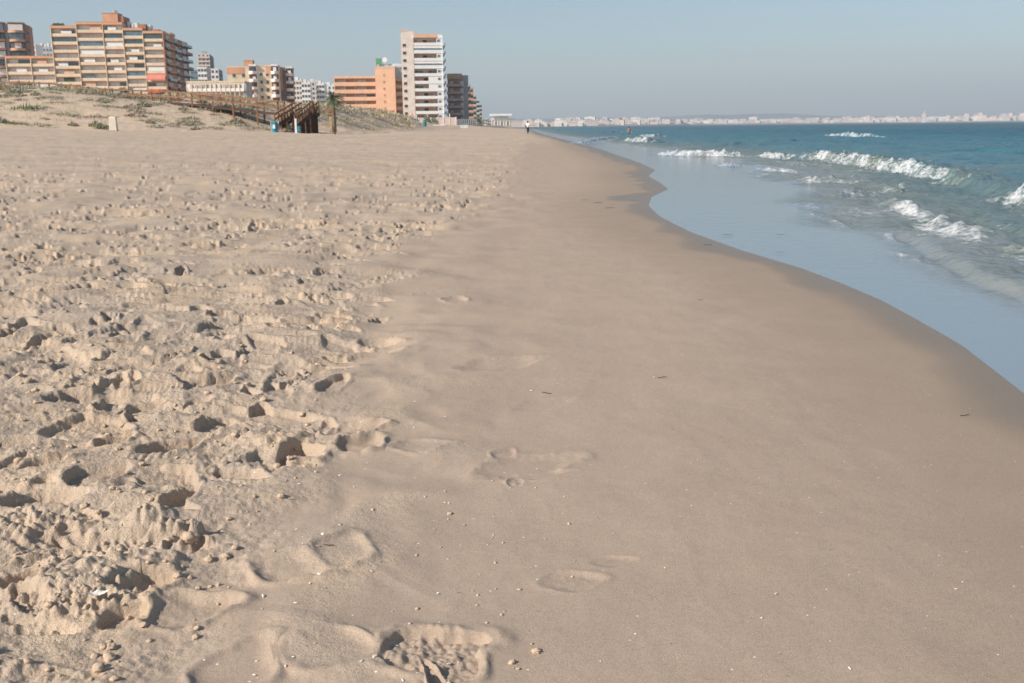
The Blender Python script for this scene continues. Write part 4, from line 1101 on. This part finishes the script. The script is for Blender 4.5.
def bollard():
    p = at(113.5, 128, 87); z = sandz(p.x, p.y)
    r = empty('concrete_post', (p.x, p.y, z - .1), R(8)); tag(r, 'square beige concrete post standing alone at the foot of the dune', 'post')
    q = MB(); n = 4
    for (zz, s) in ((0, .31), (1.22, .27), (1.3, .2)):
        q.v += [(-s, -s, zz), (s, -s, zz), (s, s, zz), (-s, s, zz)]
    for k in (0, 4):
        for i in range(4): q.f.append((k + i, k + (i + 1) % 4, k + 4 + (i + 1) % 4, k + 4 + i)); q.m.append(0)
    q.f.append((8, 9, 10, 11)); q.m.append(0)
    q.build('post', mat('beige concrete', (.74, .65, .53), var=.08, scale=3), r)
    q = MB(); q.box(-.48, .34, -.36, .3, 0, .16, 0); q.build('footing', mat('sandy concrete', (.42, .35, .27), var=.15, scale=3), r)
bollard()
def wood_sign():
    p = at(331, 129.5, 88); z = sandz(p.x, p.y)
    r = empty('wooden_post', (p.x, p.y, z - .2)); tag(r, 'tall bleached wooden post with short crosspieces in front of the palm tree', 'post')
    q = MB(); q.bar((0, 0, 0), (.02, 0, 2.35), .24, .2); q.build('post', P['woodl'], r)
    q = MB(); q.bar((-.36, -.14, 2.16), (.34, -.14, 2.24), .1, .2); q.build('crosspiece', P['wood'], r)
    q = MB(); q.bar((-.28, -.14, 1.86), (.26, -.14, 1.90), .08, .12); q.build('crosspiece', P['wood'], r)
    q = MB(); q.bar((.02, 0, 1.2), (.34, .3, .1), .12); q.build('brace', P['woodl'], r)
wood_sign()
M_frond = mat('palm frond', (0.16, 0.18, 0.10), var=.3, scale=3, rough=.6)
M_trunk = mat('palm bark', (0.20, 0.15, 0.10), var=.3, scale=4)
def palm(px, py, Y, th, label, size=1.0):
    p = at(px, py, Y); z = sandz(p.x, p.y) if Y < 300 else 1.9
    top = p.z - z
    if top < 1: z = p.z - 2; top = 2
    r = empty('palm_tree', (p.x, p.y, z - .1)); tag(r, label, 'palm tree', 'palm trees behind the dune')
    q = MB()
    for k in range(8):
        q.cone(0, 0, top * k / 8, top * (k + 1) / 8 + .02, .20 - .008 * k, .24 - .008 * k, 9)
    q.build('trunk', M_trunk, r)
    rg = random.Random(int(px)); q = MB()
    for k in range(34):
        a = rg.uniform(0, 6.28); el = rg.uniform(-.5, 1.3); L_ = rg.uniform(.9, 1.35) * size
        pos = Vector((0, 0, top)); d = Vector((math.cos(a) * math.cos(el), math.sin(a) * math.cos(el), math.sin(el)))
        for s in range(9):
            nx = pos + d * L_ / 9; d = (d + Vector((0, 0, -.17))).normalized()
            sd = d.cross(Vector((0, 0, 1))).normalized(); ll = .42 * size * math.sin(math.pi * (s + 1.2) / 10.4)
            for sg in (-1, 1):
                for e in (0, .5):
                    b = pos.lerp(nx, e); tip = b + sd * sg * ll + d * .18 + Vector((0, 0, -.16 * rg.random()))
                    q.quad([b, b + d * .05, tip])
            q.bar(pos, nx, .03)
            pos = nx
    q.build('crown', M_frond, r)
palm(333, 98.5, 101, 0, 'small palm tree with a dark trunk behind the bleached wooden post', 1.0)
palm(126, 92, 150, 0, 'palm crown poking above the boardwalk railing before the long cream block', 1.2)
palm(67, 90.5, 150, 0, 'low palm crown half hidden by the railing at the left end of the long block', 0.9)

# ---------- dune plants
def veg_mat(name, col):
    m = mat(name, col, var=.35, scale=1.2, rough=.8); return m
VM = [veg_mat('grey green dune leaves', (.33, .31, .225)), veg_mat('green dune leaves', (.17, .20, .10)), veg_mat('dry straw leaves', (.44, .36, .24)), veg_mat('brown heather', (.28, .21, .155))]
def tuft_mesh(rg, mt, n, wx, wy, h):
    q = MB()
    for k in range(n):
        a = rg.uniform(0, 6.28); rr = math.sqrt(rg.random()); x = rr * wx * math.cos(a); y = rr * wy * math.sin(a)
        hh = h * (1 - .6 * rr) * rg.uniform(.5, 1.1); l = rg.uniform(.5, 1) * .12
        b = rg.uniform(0, 6.28); dx, dy = math.cos(b) * l, math.sin(b) * l; lean = rg.uniform(-.15, .15), rg.uniform(-.15, .15)
        z0 = hh * rg.uniform(0, .55)
        q.quad([(x - dx * .5, y - dy * .5, z0), (x + dx * .5, y + dy * .5, z0), (x + dx * .4 + lean[0], y + dy * .4 + lean[1], z0 + hh * .7), (x + lean[0] * 1.4, y + lean[1] * 1.4, z0 + hh)])
    return q.mesh('dune_plant', mt)
rg = random.Random(33)
TM = []
for k in range(16):
    TM.append(tuft_mesh(rg, VM[k % 4], 170, rg.uniform(.5, 2.1), rg.uniform(.5, 1.1), rg.uniform(.3, .62)))
def plant(px, py, Y, k, s, lab, grp=None):
    p = at(px, py, Y); z = sandz(p.x, p.y)
    o = link(bpy.data.objects.new('dune_plant', TM[k])); o.location = (p.x, p.y, z - .03); o.scale = (s, s, s * 1.0); o.rotation_euler = (0, 0, rg.uniform(-.3, .3))
    tag(o, lab, 'plant', grp)
def on_dune(px, t):
    a = np.interp(px, [p[0] for p in DN], [p[1] for p in DN]); b = np.interp(px, [p[0] for p in DN], [p[2] for p in DN]); return float(a + (b - a) * t)
plant(103, 118, on_dune(103, .12), 1, .95, 'round bright green bush just left of the concrete post')
plant(27, 108, on_dune(27, .45), 5, 1.0, 'dark green spreading bush halfway up the dune at the far left')
plant(13, 116, on_dune(13, .2), 9, .9, 'low green bush near the foot of the dune at the left edge')
for (n_, lo, hi, kinds, t0, t1, lab) in (
    (150, -10, 320, (0, 4, 8, 12, 0, 4, 8, 12, 3, 7), .12, .85, 'low grey green plant clump scattered on the sandy dune face'),
    (60, -10, 330, (0, 2, 6, 10, 4, 14), .8, 1.05, 'low tuft growing along the dune crest beneath the boardwalk rails'),
    (70, 320, 412, (2, 6, 0, 4, 10, 14), .2, 1.0, 'dry grey tuft on the lower dune in front of the hotel and white tower')):
    for i in range(n_):
        px = rg.uniform(lo, hi); t = rg.uniform(t0, t1)
        if t0 == .12 and vnoise(np.array([px / 26.]), np.array([t * 3 + px / 60.]), 9)[0] < -.05: t = rg.uniform(.5, .95)
        Y = on_dune(px, t)
        plant(px, 120, Y, rg.choice(kinds), rg.uniform(.3, 1.0) * (1 + max(0, Y - 110) / 120), lab, {150: 'plants on the dune face', 60: 'tufts along the dune crest', 70: 'tufts on the lower dune'}[n_])
def dune_grass():
    q = MB()
    for i in range(16000):
        px = rg.uniform(-30, 418); t = rg.gauss(1.05, .12) if rg.random() < .7 else rg.uniform(.25, 1.1)
        Y = on_dune(px, t); p = at(px, 120, Y)
        if vnoise(np.array([p.x / 2.2]), np.array([p.y / 2.2]), 44)[0] < (-.05 if t > .9 else .18): continue
        z = sandz(p.x, p.y); h = rg.uniform(.15, .5); lx, ly = rg.gauss(0, .1), rg.gauss(0, .1); s = .02 * (1 + Y / 150)
        q.quad([(p.x - s, p.y, z - .02), (p.x + s, p.y, z - .02), (p.x + lx, p.y + ly, z + h)], 0 if rg.random() < .5 else 1)
    o = q.build('dune_grass', [VM[2], VM[0]]); tag(o, kind='stuff')
dune_grass()
def bush_row(px, py, Y, w_, h_, lab, name='bush', mt=1):
    p = at(px, py, Y); q = MB(); r2 = random.Random(int(px * 7))
    for k in range(500):
        a = r2.uniform(0, 6.28); e = math.asin(r2.uniform(0, 1)); rr = r2.uniform(.6, 1)
        x = math.cos(a) * math.cos(e) * w_ / 2 * rr; y = math.sin(a) * math.cos(e) * w_ / 3 * rr; z = math.sin(e) * h_ * rr
        s = .05 * h_ + .08; b = Vector((r2.gauss(0, 1), r2.gauss(0, 1), r2.gauss(0, 1))).normalized() * s; c = Vector((r2.gauss(0, 1), r2.gauss(0, 1), r2.gauss(0, 1))).normalized() * s
        v = Vector((x, y, z)); q.quad([v, v + b, v + b + c, v + c])
    o = q.build(name, VM[mt]); o.location = (p.x, p.y, 1.9 if Y > 280 else sandz(p.x, p.y) - .05); tag(o, lab, 'bush')
bush_row(427, 121, 300, 2.6, 3.0, 'dark tree like bush behind the beach wall below the white tower')
bush_row(434, 122.5, 300, 2.8, 2.3, 'round dark bush left of the white beach hut')
bush_row(484, 125, 560, 9, 4.0, 'dark bushes at the end of the receding row of buildings')
bush_row(478, 122, 560, 6, 6.0, 'tall dark bush in front of the last apartment building')

# ---------- small things at the foot of the white tower
def boxthing(name, label, cat, pxa, pxb, pyt, Y, dep, parts):
    f = Face(pxa, Y, R(3), z0=min(1.9, sandz(at(pxa, 125, Y).x, Y) - .1)); r = bld(name, label, cat, f); x1 = f.t(pxb, 122); zt = f.z((pxa + pxb) / 2, pyt)
    parts(r, f, x1, zt); return r
def wall_parts(r, f, x1, zt):
    q = MB(); q.box(0, x1, 0, .4, 0, zt - .15, 0); q.build('wall', P['pinkw'], r)
    q = MB(); q.box(-.05, x1 + .05, -.06, .46, zt - .148, zt, 0); q.build('coping', P['offw'], r)
    for k in range(7):
        q = MB(); q.box(x1 * k / 6 - .2, x1 * k / 6 + .2, -.12, .52, 0, zt + .15, 0); q.build('pier', P['offw'], r)
boxthing('garden_wall', 'long pale pink wall along the front of the white tower', 'wall', 417, 456, 117.5, 360, 1, wall_parts)
def fence_parts(r, f, x1, zt):
    q = MB(); q.box(0, x1, 0, .12, 0, zt * .8, 0); q.build('panel', P['navy'], r)
    for k in range(11):
        q = MB(); q.box(x1 * k / 10 - .1, x1 * k / 10 + .1, -.1, .2, 0, zt, 0); q.build('post', P['grey'], r)
    q = MB(); q.bar((0, 0, zt - .1), (x1, 0, zt - .1), .1); q.build('rail', P['grey'], r)
boxthing('fence', 'dark blue fence in front of the maroon building', 'fence', 456, 476, 119.3, 350, 1, fence_parts)
def hut_parts(r, f, x1, zt):
    q = MB(); q.box(0, x1, 0, 2.5, 0, zt - .2, 0); q.build('wall', P['bwhite'], r)
    q = MB(); q.box(-.1, x1 + .1, -.12, 2.6, zt - .198, zt, 0); q.build('roof', P['white'], r)
    q = MB(); q.box(x1 * .3, x1 * .5, -.03, -.002, .1, zt * .75, 0); q.build('door', P['offw'], r)
boxthing('beach_hut', 'low white beach hut on the sand below the white tower', 'hut', 432, 445, 124.6, 230, 1, hut_parts)
boxthing('kiosk', 'small white kiosk against the dark blue fence', 'kiosk', 459, 467.5, 125.0, 300, 1, hut_parts)
def canopy_parts(r, f, x1, zt):
    n = 14
    q = MB(); q.quad([(0, 0, zt), (x1, 0, zt - 1.3), (x1, -4, zt - 2.6), (0, -4, zt - 1.2)]); q.quad([(0, -4.0, zt - 1.2), (x1, -4, zt - 2.6), (x1, -4, zt - 3.1), (0, -4, zt - 1.7)]); q.build('awning', P['tealg'], r)
    for k in range(4): q = MB(); xx = x1 * (k + .2) / 4; q.bar((xx, -3.8, 0), (xx, -3.8, zt - 1.6 - .3 * k), .14); q.build('post', P['metal'], r)
boxthing('terrace_awning', 'blue sloping terrace awning beside the peach hotel', 'awning', 404, 419, 116, 330, 1, canopy_parts)
def umb(r, f, x1, zt):
    q = MB(); q.cone(x1 / 2, 0, zt - 1.6, zt, x1 / 2, .1, 10); q.build('canopy', P['awnr'], r)
    q = MB(); q.bar((x1 / 2, 0, 0), (x1 / 2, 0, zt - 1.0), .12); q.build('pole', P['metal'], r)
boxthing('parasol', 'orange red parasol over the blue terrace awning', 'parasol', 408.5, 414.5, 113.5, 345, 1, umb)
def rail_parts(r, f, x1, zt):
    for k in range(9): q = MB(); xx = x1 * k / 8; q.bar((xx, 0, 0), (xx, 0, zt), .14); q.build('post', P['wood'], r)
    for z in (zt - .1, zt * .6): q = MB(); q.bar((0, -.1, z), (x1, -.1, z), .12, .16); q.build('rail', P['wood'], r)
boxthing('wooden_fence', 'short brown wooden fence where the dune meets the beach', 'fence', 408, 421, 124.0, 190, 1, rail_parts)
def bin2():
    p = at(425, 129, 190); z = sandz(p.x, p.y); r = empty('litter_bin', (p.x, p.y, z - .02)); tag(r, 'teal bin on the sand beside the low white beach hut', 'bin')
    q = MB(); q.cone(0, 0, 0, .85, .28, .34, 14); q.build('bin_body', P['teal'], r)
    q = MB(); q.cone(0, 0, .852, 1.0, .36, .2, 14); q.build('lid', P['blue'], r)
bin2()

# ------------------------------------------------------------------ people
def skin(name, joints, edges, m, sub=2, parent=None):
    me = bpy.data.meshes.new(name); me.from_pydata([j[:3] for j in joints], edges, [])
    o = link(bpy.data.objects.new(name, me))
    md = o.modifiers.new('skin', 'SKIN'); md.use_smooth_shade = True
    for i, j in enumerate(joints):
        sv_ = me.skin_vertices[0].data[i]; rr = j[3]; sv_.radius = rr if isinstance(rr, tuple) else (rr, rr); sv_.use_root = (i == 0)
    s = o.modifiers.new('sub', 'SUBSURF'); s.levels = sub; s.render_levels = sub
    bpy.context.view_layer.update()
    dg = bpy.context.evaluated_depsgraph_get(); ev = o.evaluated_get(dg)
    nm = bpy.data.meshes.new_from_object(ev); nm.name = name
    o.modifiers.clear(); o.data = nm; nm.materials.clear(); nm.materials.append(m)
    if parent: o.parent = parent
    return o
M_skin = mat('skin', (.42, .24, .17), var=.06, scale=8, rough=.6); M_hair = mat('dark hair', (.03, .02, .015), var=.3, scale=20)
M_shirt = mat('white shirt', (.78, .76, .74), var=.05, scale=4); M_trs = mat('dark trousers', (.03, .032, .04), var=.2, scale=4); M_swim = mat('dark swim shorts', (.10, .05, .06), var=.2, scale=5)
def face_bits(r, hz, hy):
    pass
def add_ball(mb, c, r, sx=1, sy=1, sz=1, k=10, m=0):
    n = len(mb.v)
    for i in range(k + 1):
        a = math.pi * i / k
        for j in range(k):
            b = 2 * math.pi * j / k
            mb.v.append((c[0] + r * sx * math.sin(a) * math.cos(b), c[1] + r * sy * math.sin(a) * math.sin(b), c[2] + r * sz * math.cos(a)))
    for i in range(k):
        for j in range(k):
            mb.f.append((n + i * k + j, n + (i + 1) * k + j, n + (i + 1) * k + (j + 1) % k, n + i * k + (j + 1) % k)); mb.m.append(m)
def walker():
    p = at(528, 134.2, 140); z = sandz(p.x, p.y)
    r = empty('person', (p.x, p.y, z - .01), R(-25)); tag(r, 'person in white top and dark trousers walking along the distant waterline', 'person')
    J = [(0,0,.93,(.15,.11)),(0,0,1.12,(.13,.10)),(0,0,1.32,(.17,.11)),(0,0,1.45,(.08,.07)),(0,.01,1.50,(.055,.055)),(0,.02,1.60,(.075,.09)),(0,.02,1.68,(.07,.085)),
         (-.19,0,1.41,.055),(-.27,-.04,1.14,.042),(-.25,.10,.92,.032),(-.25,.15,.86,(.03,.02)),
         (.19,0,1.41,.055),(.36,.06,1.20,.042),(.58,.14,1.16,.032),(.66,.17,1.16,(.03,.02)),
         (-.10,0,.86,.09),(-.11,.14,.48,.062),(-.11,.02,.10,.042),(-.11,.20,.04,(.045,.03)),
         (.10,0,.86,.09),(.11,-.02,.48,.062),(.11,-.24,.13,.042),(.11,-.10,.05,(.045,.03))]
    E = [(0,1),(1,2),(2,3),(3,4),(4,5),(5,6),(2,7),(7,8),(8,9),(9,10),(2,11),(11,12),(12,13),(13,14),(0,15),(15,16),(16,17),(17,18),(0,19),(19,20),(20,21),(21,22)]
    skin('body', J, E, M_skin, 2, r)
    g = 1.22
    T = [(0,0,.92,(.17,.135)),(0,0,1.12,(.16,.13)),(0,0,1.32,(.20,.135)),(0,0,1.44,(.10,.09)),(-.20,0,1.41,.075),(-.27,-.04,1.16,.058),(.20,0,1.41,.075),(.36,.06,1.20,.058)]
    skin('shirt', T, [(0,1),(1,2),(2,3),(2,4),(4,5),(2,6),(6,7)], M_shirt, 2, r)
    T = [(0,0,.92,(.175,.14)),(-.10,0,.84,.115),(-.11,.14,.48,.085),(-.11,.03,.14,.07),(.10,0,.84,.115),(.11,-.02,.48,.085),(.11,-.22,.17,.07)]
    skin('trousers', T, [(0,1),(1,2),(2,3),(0,4),(4,5),(5,6)], M_trs, 2, r)
    q = MB(); add_ball(q, (0, -.015, 1.67), .105, 1, 1.1, 1.05); add_ball(q, (0, -.08, 1.58), .07, 1, .7, 1.3); q.build('hair', M_hair, r)
walker()
def swimmer():
    p = at(629, 133.5, 150)
    r = empty('person', (p.x, p.y, -.80), R(200)); tag(r, 'bather standing thigh deep in the surf below the far blue grey building', 'person')
    J = [(0,0,.93,(.15,.11)),(0,0,1.12,(.14,.10)),(0,0,1.34,(.19,.12)),(0,0,1.47,(.08,.07)),(0,.01,1.53,(.055,.055)),(0,.02,1.62,(.075,.09)),(0,.02,1.71,(.07,.085)),
         (-.21,0,1.42,.058),(-.34,0,1.16,.044),(-.40,.16,.98,.034),(-.41,.22,.93,(.03,.02)),
         (.21,0,1.42,.058),(.34,.02,1.18,.044),(.38,.2,1.02,.034),(.38,.27,1.0,(.03,.02)),
         (-.12,0,.84,.095),(-.14,.02,.46,.065),(-.15,-.02,.08,.045),(.12,0,.84,.095),(.14,.02,.46,.065),(.15,-.02,.08,.045)]
    E = [(0,1),(1,2),(2,3),(3,4),(4,5),(5,6),(2,7),(7,8),(8,9),(9,10),(2,11),(11,12),(12,13),(13,14),(0,15),(15,16),(16,17),(0,18),(18,19),(19,20)]
    skin('body', J, E, M_skin, 2, r)
    skin('swim_shorts', [(0,0,.94,(.17,.13)),(-.12,0,.82,.115),(-.135,.01,.64,.10),(.12,0,.82,.115),(.135,.01,.64,.10)], [(0,1),(1,2),(0,3),(3,4)], M_swim, 2, r)
    q = MB(); add_ball(q, (0, -.01, 1.70), .103, 1, 1.1, .95); q.build('hair', M_hair, r)
swimmer()
def sailboat():
    p = at(923.5, 124, 2600); r = empty('sailing_boat', (p.x, p.y, 0)); tag(r, 'tiny white sailing boat on the sea in front of the far town', 'boat')
    q = MB(); H = [(-5, 0), (-4, -1.2), (1, -1.5), (6, 0), (1, 1.5), (-4, 1.2)]; q.prism(H, -.2, 1.2); q.build('hull', P['bwhite'], r)
    q = MB(); q.bar((0, 0, 1.2), (0, 0, 14), .25); q.build('mast', P['metal'], r)
    q = MB(); q.v = [(-.3, -.05, 2.2), (-4.6, -.05, 2.4), (-.3, -.05, 13.5), (-.3, .05, 2.2), (-4.6, .05, 2.4), (-.3, .05, 13.5)]; q.f = [(0,2,1),(3,4,5),(0,1,4,3),(1,2,5,4),(2,0,3,5)]; q.m = [0] * 5; q.build('mainsail', P['bwhite'], r)
    q = MB(); q.v = [(.4, -.05, 12), (5.4, -.05, 1.6), (.4, -.05, 2.0), (.4, .05, 12), (5.4, .05, 1.6), (.4, .05, 2.0)]; q.f = [(0,2,1),(3,4,5),(0,1,4,3),(1,2,5,4),(2,0,3,5)]; q.m = [0] * 5; q.build('jib', P['bwhite'], r)
sailboat()

# ------------------------------------------------------------------ shells, clods and seaweed scraps on the sand
def shell_mat(name, col):
    return mat(name, col, var=.12, scale=60, rough=.45)
M_sh = shell_mat('white shell', (.72, .66, .58)); M_sh2 = shell_mat('pinkish shell', (.62, .46, .38))
def shell_mesh(rg, m, segs=14, rings=5, asp=.8):
    q = MB(); 
    for s in range(2):
        for i in range(rings + 1):
            t = i / rings
            for j in range(segs + 1):
                a = -1.35 + 2.7 * j / segs + math.pi / 2
                rr = t * (1 + .025 * math.cos(j * math.pi))
                x = math.cos(a) * rr; y = math.sin(a) * rr * asp; z = .42 * math.sin(math.pi * min(t, .97)) ** .8 * (1 - .25 * abs(math.cos(a))) - (.05 * s if i < rings else .0)
                q.v.append((x, y, z))
    W = segs + 1; N_ = (rings + 1) * W
    for s in range(2):
        for i in range(rings):
            for j in range(segs):
                a = s * N_ + i * W + j; f = (a, a + 1, a + W + 1, a + W); q.f.append(f if s else f[::-1]); q.m.append(0)
    return q.mesh('shell', m)
rg = random.Random(77)
SM = [shell_mesh(rg, M_sh), shell_mesh(rg, M_sh2, asp=1.0), shell_mesh(rg, M_sh, asp=.65)]
def on_sand(px, py):
    z = 0.1
    for k in range(6):
        p = gnd(px, py, z); z = sandz(p.x, p.y)
    return p.x, p.y, z
def shell(px, py, r_, k, label, tilt=(0, 0), group=None, flip=False):
    x, y, z = on_sand(px, py)
    if flip: z = max(sandz(x + a, y + b) for a in (-.03, 0, .03) for b in (-.06, -.03, 0, .03)) + .004
    o = link(bpy.data.objects.new('seashell', SM[k])); o.location = (x, y, z + (r_ * .45 if flip else 0.001)); o.scale = (r_, r_, r_)
    o.rotation_euler = (tilt[0] + (math.pi if flip else 0), tilt[1], 0.3 if flip else rg.uniform(0, 6.28)); tag(o, label, 'shell', group)
shell(101, 616, .026, 0, 'large open cream seashell lying hollow side up at the crumbly sand edge', (.32, .0), flip=True)
shell(262, 597, .011, 2, 'white shell fragment on damp sand right of the large open shell', (.1, .2))
shell(324, 534, .010, 0, 'small white shell on the soft mound above the lower footprints')
shell(374, 510, .009, 1, 'little pale shell beyond the soft mounds')
for i in range(110):
    if rg.random() < .6: px = rg.uniform(180, 470); py = rg.uniform(250, 680)
    else: px = rg.uniform(350, 1000); py = rg.uniform(330, 680)
    x, y, z = on_sand(px, py)
    if x > shore(y) - .5: continue
    o = link(bpy.data.objects.new('shell_chip', SM[rg.randrange(3)])); s = rg.uniform(.003, .0065) * (1 + y / 12); o.location = (x, y, z + .0005); o.scale = (s, s, s); o.rotation_euler = (rg.uniform(-.4, .4), rg.uniform(-.4, .4), rg.uniform(0, 6.28))
    tag(o, 'tiny pale shell chip lying on the smooth damp sand', 'shell', 'shell chips on the sand')
def clod_mesh(rg, m, k):
    bm = bmesh.new(); bmesh.ops.create_icosphere(bm, subdivisions=3, radius=1.0)
    off = rg.uniform(0, 50)
    for v in bm.verts:
        c = v.co; n = float(fbm(np.array([c.x * 1.3 + off]), np.array([c.y * 1.3 + c.z * 2.1]), 1.0, 3, k, .6)[0]); v.co *= 1 + .42 * n; v.co.z *= .75
    me = bpy.data.meshes.new('sand_clod'); bm.to_mesh(me); bm.free(); me.materials.append(m)
    for p in me.polygons: p.use_smooth = True
    return me
def flat_attr(me, dry):
    for n_, v in (('dry', dry), ('wet', 0.0)):
        a = me.attributes.new(n_, 'FLOAT', 'POINT'); a.data.foreach_set('value', [v] * len(me.vertices))
M_clod = mat('clod sand', (.52, .39, .275), var=.12, scale=8, rough=.9, spec=.1)
KM = [clod_mesh(rg, M_clod, k) for k in range(6)]
for me in KM: flat_attr(me, .7)
def clod(px, py, s, label, group=None):
    x, y, z = on_sand(px, py); o = link(bpy.data.objects.new('sand_clod', KM[rg.randrange(6)])); o.location = (x, y, z + s * .2); o.scale = (s * rg.uniform(.8, 1.3), s, s * rg.uniform(.7, 1.0)); o.rotation_euler = (rg.uniform(-.4, .4), rg.uniform(-.4, .4), rg.uniform(0, 6.28))
    tag(o, label, 'sand clod', group)
clod(190, 531, .022, 'biggest sand clod casting a shadow at the right tip of the crumbly heap')
clod(180, 537, .018, 'sand clod leaning on the biggest one at the tip of the crumbly heap')
clod(360, 441, .018, 'lone sand lump beside a dark hollow right of the trampled sand')
clod(450, 514, .008, 'small crumb of sand with a dark side between the upper and lower prints')
clod(536, 652, .009, 'small crumb of sand low in the picture right of the crumbly footprint')
clod(512, 663, .007, 'tiny sand crumb close to the bottom edge right of the crumbly footprint')
for i in range(300):
    px = rg.uniform(-20, 330); py = 300 + 380 * rg.random() ** .8
    x, y, z = on_sand(px, py); bx = float(np.interp(y, RY, RX))
    if x > bx + .12: continue
    clod(px, py, rg.choice((.003, .004, .005, .007, .009)) * (1 + y / 9), 'small crumb of dry sand lying on the trampled sand', 'crumbs on the trampled sand')
for i in range(34):
    px = rg.gauss(480, 60); py = rg.uniform(480, 670)
    clod(px, py, rg.uniform(.002, .0045), 'tiny crumb scattered around the footprints on the smooth sand', 'crumbs on the smooth sand')
M_weed = mat('dark seaweed scrap', (.035, .028, .02), var=.3, scale=40)
def weed_mesh(rg):
    q = MB(); p = Vector((-1, 0, .1)); d = Vector((1, 0, 0))
    for k in range(7):
        d = (d + Vector((0, rg.uniform(-.5, .5), rg.uniform(-.12, .12)))).normalized(); n = p + d * .3; q.bar(p, n, .16, .1); p = n
    return q.mesh('seaweed_scrap', M_weed)
WM = [weed_mesh(rg) for k in range(4)]
for i, (px, py, s) in enumerate(((547, 393, .022), (662, 378, .022), (430, 391, .008), (292, 500, .010), (328, 545, .016), (459, 593, .006), (727, 237, .05), (780, 255, .03), (707, 245, .04), (965, 416, .02), (610, 208, .06), (598, 203, .06), (585, 200, .05), (492, 388, .007), (700, 300, .02), (780, 240, .04))):
    x, y, z = on_sand(px, py); o = link(bpy.data.objects.new('seaweed_scrap', WM[i % 4])); o.location = (x, y, max(z, 0.01) + .001); o.scale = (s, s, s * .6); o.rotation_euler = (0, 0, rg.uniform(-.5, .5))
    tag(o, 'small dark scrap of seaweed lying on the smooth shore sand', 'seaweed', 'seaweed scraps on the shore')
